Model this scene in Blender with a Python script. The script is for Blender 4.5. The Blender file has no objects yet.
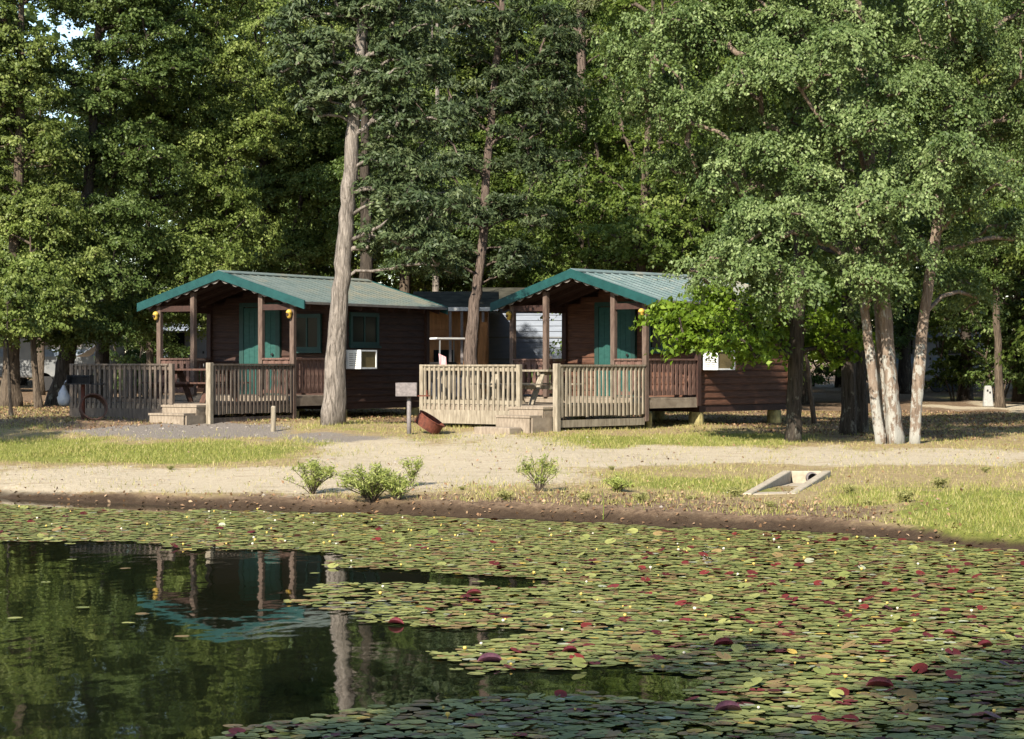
import bpy, bmesh, math, random
import numpy as np
from mathutils import Vector, Matrix, Euler, noise as mnoise
R = math.radians
C = bpy.context.scene.collection
SC = bpy.context.scene

# ------------------------------------------------------------------ camera, sky, sun, exposure
F, HY, CAMZ = 2150.0, 365.0, 2.05          # focal length in pixels, horizon row, eye height above the water
cam_d = bpy.data.cameras.new('camera'); cam = bpy.data.objects.new('camera', cam_d); C.objects.link(cam)
cam_d.sensor_width = 36.0; cam_d.lens = F/1024*36; cam_d.clip_start = .1; cam_d.clip_end = 2000
cam.location = (0, 0, CAMZ); cam.rotation_euler = (R(90) - math.atan((369.5-HY)/F), 0, 0)
SC.camera = cam
SUN = Vector((72, 160, -118)).normalized()
w = bpy.data.worlds.new('World'); SC.world = w; w.use_nodes = True
nt = w.node_tree; bg = nt.nodes['Background']
sky = nt.nodes.new('ShaderNodeTexSky'); sky.sky_type = 'NISHITA'; sky.sun_disc = False
sky.sun_elevation = math.asin(-SUN.z); sky.sun_rotation = math.atan2(-SUN.x, -SUN.y)
sky.air_density = 1.0; sky.dust_density = .3; sky.ozone_density = 1.0
nt.links.new(sky.outputs[0], bg.inputs[0]); bg.inputs[1].default_value = .105
sd = bpy.data.lights.new('sun', 'SUN'); sun = bpy.data.objects.new('sun', sd); C.objects.link(sun)
sd.energy = 5.0; sd.angle = R(.5); sd.color = (1, .925, .81)
sun.rotation_euler = SUN.to_track_quat('-Z', 'Y').to_euler(); sun.location = (-20, -40, 40)
SC.view_settings.view_transform = 'Standard'; SC.view_settings.look = 'None'
SC.view_settings.exposure = 1.3; SC.view_settings.gamma = 1

# ------------------------------------------------------------------ terrain
SHX = np.array([-60, -30, -20, -12, -7.89, -6.12, -3.70, -1.54, .50, 2.38, 3.56, 4.6, 5.64, 8, 12, 30, 60.])
SHD = np.array([50, 44, 40.5, 35.8, 33.1, 31.9, 30.4, 29.6, 28.4, 27.2, 26.55, 25.5, 23.7, 21, 18.5, 14, 12.])
def shore(X):
    X = np.asarray(X, float)
    return np.interp(X, SHX, SHD) + .10*np.sin(X*2.1+.4) + .06*np.sin(X*5.3+1) + .04*np.sin(X*11.7)
def sst(a, b, x):
    t = np.clip((x-a)/(b-a), 0, 1); return t*t*(3-2*t)
def zg(X, Y):
    X = np.asarray(X, float); Y = np.asarray(Y, float)
    D = shore(X); d = Y - D
    zc = np.interp(X, [-30, -8, -3.5, -1.5, 1, 5, 12, 40], [1.0, .87, .80, .73, .73, .66, .62, .7])
    s1 = np.interp(X, [-8, -3, 0, 6], [.10, .13, .16, .12])
    z = s1*sst(0, .55, d) + (zc-s1)*np.clip(d/np.maximum(46-D, 4), 0, 1) + .0055*np.clip(Y-46, 0, 400)
    z = np.where(d > .3, z + (.018*np.sin(X*1.3+Y*.7) + .012*np.sin(X*3.1-Y*1.7))*sst(.3, 1.5, d), z)
    zu = -np.minimum(.9, .01 + .16*np.clip(-d, 0, 99))
    cv = (Y-CV0[1])/(CV1[1]-CV0[1]); xc = CV0[0]+(CV1[0]-CV0[0])*cv
    z = z - .13*np.clip(cv, 0, 1)*sst(-.02, .06, cv)*sst(1.05, 1.0, cv)*sst(.36, .27, np.abs(X-xc))
    near = .55*sst(9.5, 5.5, Y)*1.0
    zu = np.where(Y < 10, np.maximum(zu, -.9 + 1.45*sst(10, 5.5, Y)), zu)
    return np.where(d > 0, z, zu)
CV0, CV1 = (3.60, 30.2), (4.58, 33.4)      # lower and upper end of the culvert's cut
def zgs(x, y): return float(zg(x, y))
def at(px, py, D): return Vector(((px-512)/F*D, D, CAMZ - (py-HY)/F*D))
def onground(px, D):
    x = (px-512)/F*D; return Vector((x, D, zgs(x, D)))
def gpix(px, py):                             # the ground point under a pixel
    lo, hi = 10., 200.
    for _ in range(40):
        m = (lo+hi)/2; p = at(px, py, m)
        if p.z > zgs(p.x, p.y): lo = m
        else: hi = m
    return onground(px, lo)

# ------------------------------------------------------------------ object helpers
def tag(o, label=None, cat=None, group=None, kind=None):
    if label: o['label'] = label
    if cat: o['category'] = cat
    if group: o['group'] = group
    if kind: o['kind'] = kind
    return o
def empty(name, loc, rz=0):
    o = bpy.data.objects.new(name, None); C.objects.link(o); o.location = loc; o.rotation_euler = (0, 0, rz)
    o.empty_display_size = .2
    return o
def mesh_np(name, verts, quads, rnd=None, m=None, parent=None, smooth=False, extra=None, npoly=4):
    me = bpy.data.meshes.new(name); nv = len(verts); nf = len(quads)
    me.vertices.add(nv); me.vertices.foreach_set('co', np.asarray(verts, np.float32).ravel())
    me.loops.add(nf*npoly); me.loops.foreach_set('vertex_index', np.asarray(quads, np.int32).ravel())
    me.polygons.add(nf); me.polygons.foreach_set('loop_start', np.arange(nf, dtype=np.int32)*npoly)
    me.polygons.foreach_set('loop_total', np.full(nf, npoly, np.int32))
    if smooth: me.polygons.foreach_set('use_smooth', np.ones(nf, bool))
    if rnd is not None:
        a = me.attributes.new('rnd', 'FLOAT', 'POINT'); a.data.foreach_set('value', np.asarray(rnd, np.float32))
    if extra is not None:
        a = me.attributes.new('col', 'FLOAT_COLOR', 'POINT'); a.data.foreach_set('color', np.asarray(extra, np.float32).ravel())
    me.update(calc_edges=True); me.validate()
    if m: me.materials.append(m)
    o = bpy.data.objects.new(name, me); C.objects.link(o); o.parent = parent
    return o
class MB:
    def __init__(s): s.v = []; s.f = []
    def add(s, vs, fs):
        k = len(s.v); s.v += [Vector(v) for v in vs]; s.f += [tuple(i+k for i in f) for f in fs]; return s
    def box(s, lo, hi):
        x0, y0, z0 = lo; x1, y1, z1 = hi
        return s.add([(x0,y0,z0),(x1,y0,z0),(x1,y1,z0),(x0,y1,z0),(x0,y0,z1),(x1,y0,z1),(x1,y1,z1),(x0,y1,z1)],
                     [(0,3,2,1),(4,5,6,7),(0,1,5,4),(1,2,6,5),(2,3,7,6),(3,0,4,7)])
    def beam(s, p0, p1, wd, h, up=(0,0,1), taper=1):
        p0 = Vector(p0); p1 = Vector(p1); t = (p1-p0).normalized(); up = Vector(up)
        if abs(t.dot(up)) > .98: up = Vector((0, 1, 0))
        a = t.cross(up).normalized()*wd/2; b = a.cross(t).normalized()*h/2
        vs = [p0-a-b, p0+a-b, p0+a+b, p0-a+b] + [p1+(-a-b)*taper, p1+(a-b)*taper, p1+(a+b)*taper, p1+(-a+b)*taper]
        return s.add(vs, [(0,1,2,3),(7,6,5,4),(0,4,5,1),(1,5,6,2),(2,6,7,3),(3,7,4,0)])
    def tube(s, pts, rad, n=8, cap=True, squash=None):
        pts = [Vector(p) for p in pts]; rings = []; prev = None
        for i, p in enumerate(pts):
            t = (pts[min(i+1, len(pts)-1)] - pts[max(i-1, 0)]).normalized()
            ref = Vector((1, 0, 0)) if abs(t.x) < .9 else Vector((0, 1, 0))
            a = t.cross(ref).normalized() if prev is None else (prev - t*prev.dot(t)).normalized()
            prev = a; b = t.cross(a)
            rr = rad[i] if hasattr(rad, '__len__') else rad
            ring = []
            for k in range(n):
                ph = 2*math.pi*k/n; q = rr if squash is None else rr*squash(i, ph)
                ring.append(p + a*(math.cos(ph)*q) + b*(math.sin(ph)*q))
            rings.append(ring)
        vs = [v for r in rings for v in r]; fs = []
        for i in range(len(pts)-1):
            for k in range(n):
                fs.append((i*n+k, i*n+(k+1) % n, (i+1)*n+(k+1) % n, (i+1)*n+k))
        if cap: fs.append(tuple(range(n-1, -1, -1))); fs.append(tuple((len(pts)-1)*n+k for k in range(n)))
        return s.add(vs, fs)
    def lathe(s, prof, n=16, c=(0,0,0)):
        c = Vector(c); vs = []; fs = []
        for r, z in prof:
            for k in range(n): vs.append(c + Vector((r*math.cos(2*math.pi*k/n), r*math.sin(2*math.pi*k/n), z)))
        for i in range(len(prof)-1):
            for k in range(n): fs.append((i*n+k, i*n+(k+1) % n, (i+1)*n+(k+1) % n, (i+1)*n+k))
        return s.add(vs, fs)
    def prism(s, poly, ext):                  # closed polygon (3-D points) swept by ext
        ext = Vector(ext); n = len(poly); vs = [Vector(p) for p in poly] + [Vector(p)+ext for p in poly]
        fs = [tuple(range(n-1, -1, -1)), tuple(range(n, 2*n))] + [(i, (i+1) % n, n+(i+1) % n, n+i) for i in range(n)]
        return s.add(vs, fs)
    def xf(s, M):
        s.v = [M @ v for v in s.v]; return s
    def build(s, name, m=None, parent=None, loc=None, smooth=False, bevel=0):
        me = bpy.data.meshes.new(name); me.from_pydata([tuple(v) for v in s.v], [], s.f); me.update()
        bm = bmesh.new(); bm.from_mesh(me); bmesh.ops.recalc_face_normals(bm, faces=bm.faces)
        if bevel: bmesh.ops.bevel(bm, geom=bm.edges[:], offset=bevel, segments=1, affect='EDGES', clamp_overlap=True)
        bm.to_mesh(me); bm.free()
        if smooth: me.polygons.foreach_set('use_smooth', [True]*len(me.polygons))
        if m: me.materials.append(m)
        o = bpy.data.objects.new(name, me); C.objects.link(o); o.parent = parent
        if loc is not None: o.location = loc
        return o
def kids(o): return [c for c in C.objects if c.parent == o]
def copy_tree(o, parent=None):
    c = o.copy(); C.objects.link(c); c.parent = parent
    for ch in kids(o): copy_tree(ch, c)
    return c

# ------------------------------------------------------------------ materials
class NT:
    def __init__(s, name):
        s.m = bpy.data.materials.new(name); s.m.use_nodes = True; s.t = s.m.node_tree
        s.b = s.t.nodes['Principled BSDF']; s.out = s.t.nodes['Material Output']
    def n(s, typ, **k):
        x = s.t.nodes.new(typ)
        for a, v in k.items(): setattr(x, a, v)
        return x
    def l(s, a, b): s.t.links.new(a, b)
    def coords(s, kind='Object', scale=(1,1,1)):
        tc = s.n('ShaderNodeTexCoord'); mp = s.n('ShaderNodeMapping'); mp.inputs['Scale'].default_value = scale
        s.l(tc.outputs[kind], mp.inputs[0]); return mp.outputs[0]
    def noise(s, vec, scale=5, detail=5, rough=.6, dist=0):
        x = s.n('ShaderNodeTexNoise'); x.inputs['Scale'].default_value = scale; x.inputs['Detail'].default_value = detail
        x.inputs['Roughness'].default_value = rough; x.inputs['Distortion'].default_value = dist
        s.l(vec, x.inputs['Vector']); return x.outputs['Fac']
    def ramp(s, fac, stops):
        x = s.n('ShaderNodeValToRGB'); e = x.color_ramp.elements
        while len(e) < len(stops): e.new(.5)
        for i, (p, c) in enumerate(stops): e[i].position = p; e[i].color = (*c, 1) if len(c) == 3 else c
        s.l(fac, x.inputs[0]); return x.outputs[0]
    def val(s, fac, a, b):                    # smooth map of fac from a..b to 0..1
        x = s.n('ShaderNodeMapRange'); x.interpolation_type = 'SMOOTHSTEP'
        x.inputs[1].default_value = a; x.inputs[2].default_value = b; s.l(fac, x.inputs[0]); return x.outputs[0]
    def mix(s, fac, a, b, mode='MIX'):
        x = s.n('ShaderNodeMix', data_type='RGBA', blend_type=mode)
        for sock, v in ((x.inputs[0], fac), (x.inputs[6], a), (x.inputs[7], b)):
            if hasattr(v, 'links') or isinstance(v, bpy.types.NodeSocket): s.l(v, sock)
            elif isinstance(v, (int, float)): sock.default_value = v
            else: sock.default_value = (*v, 1)
        return x.outputs[2]
    def math(s, op, a, b=0):
        x = s.n('ShaderNodeMath', operation=op)
        for sock, v in ((x.inputs[0], a), (x.inputs[1], b)):
            if isinstance(v, bpy.types.NodeSocket): s.l(v, sock)
            else: sock.default_value = v
        return x.outputs[0]
    def attr(s, name, out='Fac'):
        x = s.n('ShaderNodeAttribute'); x.attribute_name = name; return x.outputs[out]
    def bump(s, h, st=.3, dist=.02):
        x = s.n('ShaderNodeBump'); x.inputs['Strength'].default_value = st; x.inputs['Distance'].default_value = dist
        s.l(h, x.inputs['Height']); s.l(x.outputs[0], s.b.inputs['Normal'])
    def done(s, col=None, rough=.7, spec=.3, metal=0):
        if col is not None:
            if isinstance(col, bpy.types.NodeSocket): s.l(col, s.b.inputs['Base Color'])
            else: s.b.inputs['Base Color'].default_value = (*col, 1)
        s.b.inputs['Roughness'].default_value = rough; s.b.inputs['Specular IOR Level'].default_value = spec
        s.b.inputs['Metallic'].default_value = metal
        return s.m
def mnoise_mat(name, c1, c2, scale=(1,1,1), ns=6, rough=.7, bump=.2, spec=.3, c3=None, dist=.01, metal=0):
    t = NT(name); v = t.coords('Object', scale); f = t.noise(v, ns)
    st = [(.3, c1), (.7, c2)] if c3 is None else [(.25, c1), (.52, c2), (.72, c3)]
    col = t.ramp(f, st)
    if bump: t.bump(t.noise(v, ns*3), bump, dist)
    return t.done(col, rough, spec, metal)
def leaf_mat(name, dark, mid, light, trans=.32, var=.25, rough=.5):
    t = NT(name)
    col = t.ramp(t.attr('rnd'), [(0, dark), (.55, mid), (1, light)])
    oi = t.n('ShaderNodeObjectInfo')
    br = t.math('MULTIPLY_ADD', oi.outputs['Random'], var); t.t.nodes[-1].inputs[2].default_value = 1-var/2
    hs = t.n('ShaderNodeHueSaturation'); t.l(col, hs.inputs['Color']); t.l(br, hs.inputs['Value'])
    t.done(hs.outputs[0], rough, .22)
    tr = t.n('ShaderNodeBsdfTranslucent'); tc = t.mix(.5, hs.outputs[0], (.12, .17, .015)); t.l(tc, tr.inputs[0])
    ms = t.n('ShaderNodeMixShader'); ms.inputs[0].default_value = trans
    t.l(t.b.outputs[0], ms.inputs[1]); t.l(tr.outputs[0], ms.inputs[2]); t.l(ms.outputs[0], t.out.inputs[0])
    return t.m
def bark_mat(name, c1, c2, lichen=None, low=1.0, amount=.55, vs=1.0):
    t = NT(name); v = t.coords('Object', (9*vs, 9*vs, 1.3*vs)); f = t.noise(v, 2.2, 8, .65, .6)
    col = t.ramp(f, [(.34, c1), (.62, c2)])
    if lichen:
        v2 = t.coords('Object', (1, 1, .55)); p = t.noise(v2, 7, 6, .7)
        tc = t.n('ShaderNodeTexCoord'); sx = t.n('ShaderNodeSeparateXYZ'); t.l(tc.outputs['Object'], sx.inputs[0])
        hgt = t.n('ShaderNodeMapRange'); t.l(sx.outputs[2], hgt.inputs[0])
        hgt.inputs[1].default_value = 0; hgt.inputs[2].default_value = 4.5*low
        hgt.inputs[3].default_value = amount-.10; hgt.inputs[4].default_value = amount+.14
        d = t.math('SUBTRACT', p, hgt.outputs[0]); k = t.val(d, -.03, .05)
        col = t.mix(k, col, lichen)
    t.bump(f, 1.0, .05)
    return t.done(col, .9, .15)

M = {}
M['cabin_wall'] = mnoise_mat('stained_siding_shaded', (.018,.009,.006), (.058,.028,.018), (1,1,12), 3, .75, .3)  # first cabin's siding, its lack of sun put into the darker colour
M['cabin_wall_lit'] = mnoise_mat('redwood_siding_lit', (.040,.017,.009), (.115,.050,.027), (1,1,12), 3, .75, .3)  # second cabin's siding, brighter and more orange for the sun on it
M['trim_dark'] = mnoise_mat('stained_trim', (.022,.010,.007), (.045,.020,.013), (3,3,3), 4, .7, .2)
M['post'] = mnoise_mat('weathered_post', (.055,.034,.025), (.125,.088,.066), (6,6,1), 4, .85, .3)
M['porch_wood'] = mnoise_mat('reddish_porch_wood', (0.0723,0.0357,0.0255), (0.1445,0.0850,0.0638), (6,6,1.2), 4, .8, .3)
M['rail_shaded'] = mnoise_mat('weathered_lumber_shaded', (.066,.050,.038), (.155,.122,.092), (7,7,1.2), 3, .9, .3)  # weathered lumber, colour darkened for the shade over the first deck
M['rail_pale'] = mnoise_mat('pale_weathered_lumber', (.13,.105,.072), (.29,.25,.185), (7,7,1.2), 3, .9, .3)
M['deck'] = mnoise_mat('deck_boards', (0.1440,0.1120,0.0800), (0.2640,0.2160,0.1600), (8,1.5,2), 3, .85, .2)
M['green_paint'] = mnoise_mat('green_fascia_paint', (.004,.034,.032), (.009,.056,.052), (2,2,2), 3, .5, .05)
M['door_green'] = mnoise_mat('door_paint', (.010,.048,.040), (.020,.075,.062), (2,2,5), 3, .55, .05)
M['scallop'] = mnoise_mat('faded_scallop_trim', (.12,.105,.09), (.19,.17,.145), (2,2,2), 4, .7, .05)
M['frame_green'] = mnoise_mat('window_frame_paint', (0.0108,0.0360,0.0300), (0.0180,0.0510,0.0420), (2,2,2), 3, .55, .05)
M['glass'] = NT('window_glass').done((.008,.010,.010), .1, .08)
M['white_metal'] = mnoise_mat('white_enamel', (0.5580,0.5670,0.5580), (0.7020,0.7020,0.6750), (2,2,2), 5, .4, .05)
M['off_white'] = mnoise_mat('weathered_white', (.22,.22,.205), (.33,.325,.30), (4,4,4), 5, .7, .1)
M['coil'] = mnoise_mat('dusty_coil', (.10,.075,.03), (.17,.13,.055), (1,1,40), 6, .7, .2)
M['yellow'] = mnoise_mat('yellow_lamp_plastic', (.34,.21,.03), (.50,.34,.07), (3,3,3), 5, .5, .05)
M['black'] = mnoise_mat('black_iron', (.006,.006,.006), (.02,.018,.017), (4,4,4), 5, .6, .1)
M['iron'] = mnoise_mat('grey_iron', (0.1020,0.0892,0.0850), (0.1870,0.1615,0.1530), (4,4,4), 5, .65, .15)
M['rust'] = mnoise_mat('rusty_steel', (.045,.012,.007), (.13,.036,.018), (4,4,4), 4, .8, .3)
M['dark_rust'] = mnoise_mat('dark_rusty_steel', (.035,.018,.013), (.09,.045,.03), (4,4,4), 4, .85, .3)
M['concrete'] = mnoise_mat('old_concrete', (.24,.20,.14), (.38,.325,.24), (3,3,3), 4, .9, .3)
M['pier'] = mnoise_mat('mossy_log', (.13,.11,.05), (.34,.29,.12), (5,5,3), 3, .9, .4)
def roof_mat(name, base, base2, dirt, a, b):
    t = NT(name); v = t.coords('Object', (1,1,1)); f = t.noise(v, 3.5, 6, .65)
    col = t.ramp(f, [(.3, base), (.7, base2)])
    v2 = t.coords('Object', (.7, .35, .7)); p = t.noise(v2, 3.2, 7, .7)
    tc = t.n('ShaderNodeTexCoord'); sx = t.n('ShaderNodeSeparateXYZ'); t.l(tc.outputs['Object'], sx.inputs[0])
    far = t.n('ShaderNodeMapRange'); t.l(sx.outputs[1], far.inputs[0])
    far.inputs[1].default_value = -.2; far.inputs[2].default_value = 5.8; far.inputs[3].default_value = a; far.inputs[4].default_value = b
    k = t.val(t.math('ADD', p, far.outputs[0]), .55, .8)
    col = t.mix(k, col, dirt); t.bump(f, .1, .01)
    return t.done(col, .5, .4)
M['roof_one'] = roof_mat('mossy_metal_roof', (.085,.115,.10), (.145,.17,.148), (.19,.178,.125), -.02, .22)
M['roof_two'] = roof_mat('teal_metal_roof', (.085,.130,.126), (.155,.195,.188), (.27,.25,.19), -.08, .28)
M['bark_grey'] = bark_mat('silvery_bark', (.055,.045,.036), (.25,.215,.18))
M['bark_pine'] = bark_mat('tan_pine_bark', (.038,.028,.022), (.145,.108,.085))
M['bark_maple'] = bark_mat('lichened_maple_bark', (0.1020,0.0723,0.0510), (0.2210,0.1700,0.1275), (0.2890,0.2762,0.2380), 1.0, .55)
M['bark_dark'] = bark_mat('dark_oak_bark', (.016,.013,.010), (.062,.050,.038), (.13,.12,.095), 1.0, .66)
M['bark_mid'] = bark_mat('brown_bark', (.035,.026,.018), (.12,.092,.065))
M['leaf_left'] = leaf_mat('leaf_yellow_green', (.042,.068,.012), (.122,.160,.034), (.245,.28,.08))
M['leaf_forest'] = leaf_mat('leaf_deep_green', (.028,.052,.012), (.088,.130,.030), (.18,.225,.07))
M['leaf_bright'] = leaf_mat('leaf_fresh_green', (.038,.066,.010), (.098,.142,.024), (.19,.23,.055), .4)
M['leaf_maple'] = leaf_mat('leaf_maple', (.034,.062,.015), (.115,.162,.050), (.275,.335,.140), .3)
M['leaf_lime'] = leaf_mat('leaf_lime', (.05,.09,.008), (.13,.21,.015), (.24,.33,.04), .45)
M['needle'] = leaf_mat('needles', (.020,.034,.013), (.058,.082,.034), (.125,.150,.065), .2)
M['needle_dry'] = leaf_mat('needles_olive', (.03,.04,.014), (.08,.095,.035), (.17,.175,.075), .15)
M['shrub'] = leaf_mat('shrub_leaf', (.16,.20,.04), (.29,.33,.08), (.46,.46,.18), .4)
M['weed'] = leaf_mat('weed_leaf', (.16,.17,.05), (.27,.26,.09), (.42,.36,.16), .3)

# ------------------------------------------------------------------ trees
def leaves(rng, cents, sizes, nper, ll, lw, droop=.35, flat=.55, upw=.45, twigs=7, jit=.11, outw=0):
    """leaf-sized quads gathered on the twigs of each spray; returns verts, quads, rnd"""
    S = len(cents); N = S*nper
    idx = np.repeat(np.arange(S), nper)
    c = np.asarray(cents)[idx]; s = np.asarray(sizes)[idx]
    tw = rng.integers(0, twigs, N)
    ang0 = rng.random((S, twigs))*.7 + np.arange(twigs)*2*np.pi/twigs
    tl = .55 + .45*rng.random((S, twigs)); tz = rng.normal(0, .35, (S, twigs))
    ang = ang0[idx, tw]; r = np.sqrt(rng.random(N))*tl[idx, tw]
    dirx, diry = np.cos(ang), np.sin(ang)
    pos = np.stack([dirx*r, diry*r, flat*(.5*(1-r*r) + tz[idx, tw]*r) - droop*r*r], 1)*s[:, None]
    pos += rng.normal(0, 1, (N, 3))*np.array([jit, jit, jit*.7])*s[:, None]
    nrm = np.stack([dirx*r*.6, diry*r*.6, np.full(N, upw)], 1) + rng.normal(0, .55, (N, 3))
    if outw: nrm[:, :2] += outw*c[:, :2]/(np.linalg.norm(c[:, :2], axis=1)[:, None]+.3)
    nrm /= np.linalg.norm(nrm, axis=1)[:, None]
    ax = np.stack([dirx, diry, -droop*1.4*r - .15], 1) + rng.normal(0, .55, (N, 3))
    ax -= nrm*(ax*nrm).sum(1)[:, None]; ax /= np.linalg.norm(ax, axis=1)[:, None] + 1e-9
    bx = np.cross(nrm, ax); sc = (.7 + .6*rng.random(N))[:, None]
    L = ax*ll*sc; W = bx*lw*sc
    p = c + pos
    v = np.stack([p - L*.5, p + W*.5 - L*.05 + nrm*lw*.12*sc, p + L*.5 - nrm*ll*.1*sc, p - W*.5 - L*.05 + nrm*lw*.12*sc], 1).reshape(-1, 3)
    q = np.arange(N*4).reshape(-1, 4)
    sr = rng.normal(0, .13, S)[idx]
    rv = np.clip(.5 + sr + rng.normal(0, .17, N), 0, 1)
    return v, q, np.repeat(rv, 4)
def limbs(mb, rng, trunk_nodes, targets, rmin=.012, k=.010, sag=.12, n=5, rmax=.12):
    """connects every spray to the nearest piece of wood already grown, thickening towards the trunk"""
    P = [np.array(p) for p in trunk_nodes]; par = [-1]*len(P); cnt = [0]*len(P); nt0 = len(P)
    P = list(P); tr = np.array(trunk_nodes)
    dd = np.array([np.min(np.linalg.norm(tr[:, :2]-t[:2], axis=1)) for t in targets])
    segs = []
    for i in np.argsort(dd):
        t = np.asarray(targets[i]); A = np.array(P); dv = t - A
        dist = np.linalg.norm(dv, axis=1)
        cost = dist + np.where(dv[:, 2] < 0, -dv[:, 2]*.9, 0) + np.where(np.arange(len(A)) < nt0, 0, .15)
        cost = np.where((np.arange(len(A)) < nt0) & (dv[:, 2] < dist*.15), cost + .5*dist, cost)
        j = int(np.argmin(cost)); a = A[j]; prev = j; ids = [j]
        mseg = 3 if dist[j] > .6 else 2
        for q in range(1, mseg+1):
            f = q/mseg; pt = a + (t-a)*f; pt[2] += sag*dist[j]*math.sin(math.pi*f)
            if q < mseg: pt = pt + rng.normal(0, .05*dist[j], 3)
            P.append(pt); par.append(prev); cnt.append(0); prev = len(P)-1; ids.append(prev)
        segs.append(ids)
        q = prev
        while q >= nt0: cnt[q] += 1; q = par[q]
    for ids in segs:
        rad = [min(rmax, rmin + k*math.sqrt(cnt[q])) if q >= nt0 else None for q in ids]
        rad[0] = min(rmax, rad[1]*1.15) if rad[0] is None else max(rad[1], min(rad[0], rad[1]*1.3))
        if np.linalg.norm(P[ids[0]]-P[ids[-1]]) < .05: continue
        mb.tube([P[q] for q in ids], rad, n, cap=False)
def trunk_tube(mb, rng, pts, rads, n=14, flare=1.35, sub=5, wob=.10):
    """tapered trunk through the given points with ridges and a root flare"""
    pts = [Vector(p) for p in pts]; P = []; Rr = []
    for i in range(len(pts)-1):
        for k in range(sub):
            f = k/sub; P.append(pts[i].lerp(pts[i+1], f)); Rr.append(rads[i]*(1-f)+rads[i+1]*f)
    P.append(pts[-1]); Rr.append(rads[-1])
    z0 = P[0].z; ph = rng.random(4)*6.28
    for i, p in enumerate(P):
        h = p.z-z0
        Rr[i] *= 1 + (flare-1)*math.exp(-h*3.2/max(.3, Rr[0]*4))
        if 0 < i < len(P)-1: P[i] = p + Vector((rng.normal(0, .05*Rr[0]), rng.normal(0, .05*Rr[0]), 0))
    P[0] = P[0] - Vector((0, 0, .15))
    def sq(i, a):
        h = P[i].z-z0; fl = math.exp(-max(h, 0)*2.0)
        return 1 + (.05+.16*fl)*math.sin(3*a+ph[0]) + wob*.5*math.sin(5*a+ph[1]+i*.35) + wob*.3*math.sin(8*a+ph[2]-i*.5)
    mb.tube(P, Rr, n, squash=sq)
    return [np.array(p) for p in P]
def lobe_targets(rng, lobes, dens, inner=.3, top=.12):
    T = []; Sz = []
    for (c, r) in lobes:
        c = np.array(c); r = np.array(r); area = 4*np.pi*((r[0]*r[1])**1.6+(r[0]*r[2])**1.6+(r[1]*r[2])**1.6)**(1/1.6)/3**(1/1.6)
        k = max(3, int(area*dens))
        d = rng.normal(0, 1, (k, 3)); d[:, 2] = d[:, 2]*.9 + top; d /= np.linalg.norm(d, axis=1)[:, None]
        rr = np.where(rng.random(k) < inner, .35+.5*rng.random(k), .82+.2*rng.random(k))
        T.append(c + d*rr[:, None]*r)
    return np.concatenate(T)
def grow(name, base, trunks, lobes, bark, leaf, seed, dens=1.0, spray=.75, nper=130, ll=.11, lw=.07, droop=.35,
         flat=.5, twigs=7, limb_k=.010, limb_r=.012, inner=.3, upw=.45, label=None, cat='tree', group=None, clip=None, rmax=.12, flare=1.35, sag=.12, top=.12):
    """tree > trunk, crown.  trunks: list of (points, radii) and lobes in world coordinates"""
    rng = np.random.default_rng(seed); base = Vector(base)
    root = empty(name, base); tag(root, label, cat, group)
    mb = MB(); nodes = []
    for pts, rads in trunks:
        nodes += trunk_tube(mb, rng, [Vector(p)-base for p in pts], rads, flare=flare)
    lb = [(np.array(c)-np.array(base), r) for c, r in lobes]
    T = lobe_targets(rng, lb, dens, inner, top)
    if clip is not None: T = T[[clip(t + np.array(base)) for t in T]]
    zmin = min(t[2] for t in T)
    nd = [p for p in nodes if p[2] > max(.8, zmin-2.0)]
    limbs(mb, rng, nd or nodes[-2:], T, limb_r, limb_k, rmax=rmax, sag=sag)
    mb.build('trunk', bark, root, smooth=True)
    v, q, rv = leaves(rng, T, spray*(.7+.6*rng.random(len(T))), nper, ll, lw, droop, flat, upw, twigs, outw=.55)
    ok = np.repeat(v.reshape(-1, 4, 3)[:, :, 2].min(1) > .25, 1)
    v = v.reshape(-1, 4, 3)[ok].reshape(-1, 3); rv = rv.reshape(-1, 4)[ok].ravel(); q = np.arange(len(v)).reshape(-1, 4)
    mesh_np('crown', v, q, rv, leaf, root)
    return root
def pixlobes(D, items, dz=1.0):
    """crown lobes given by the picture's columns and rows at distance D, a round cross-section in depth"""
    out = []
    for it in items:
        x, y, rx, ry = it[:4]; dd = it[4] if len(it) > 4 else 0
        s = (D+dd)/F; out.append((at(x, y, D+dd), (rx*s, max(.8, (rx+ry)/2*s*dz), ry*s)))
    return out
def pixtrunk(D, pts):
    return [at(x, y, D) for x, y, _ in pts], [wd/2/F*D for _, _, wd in pts]
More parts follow.
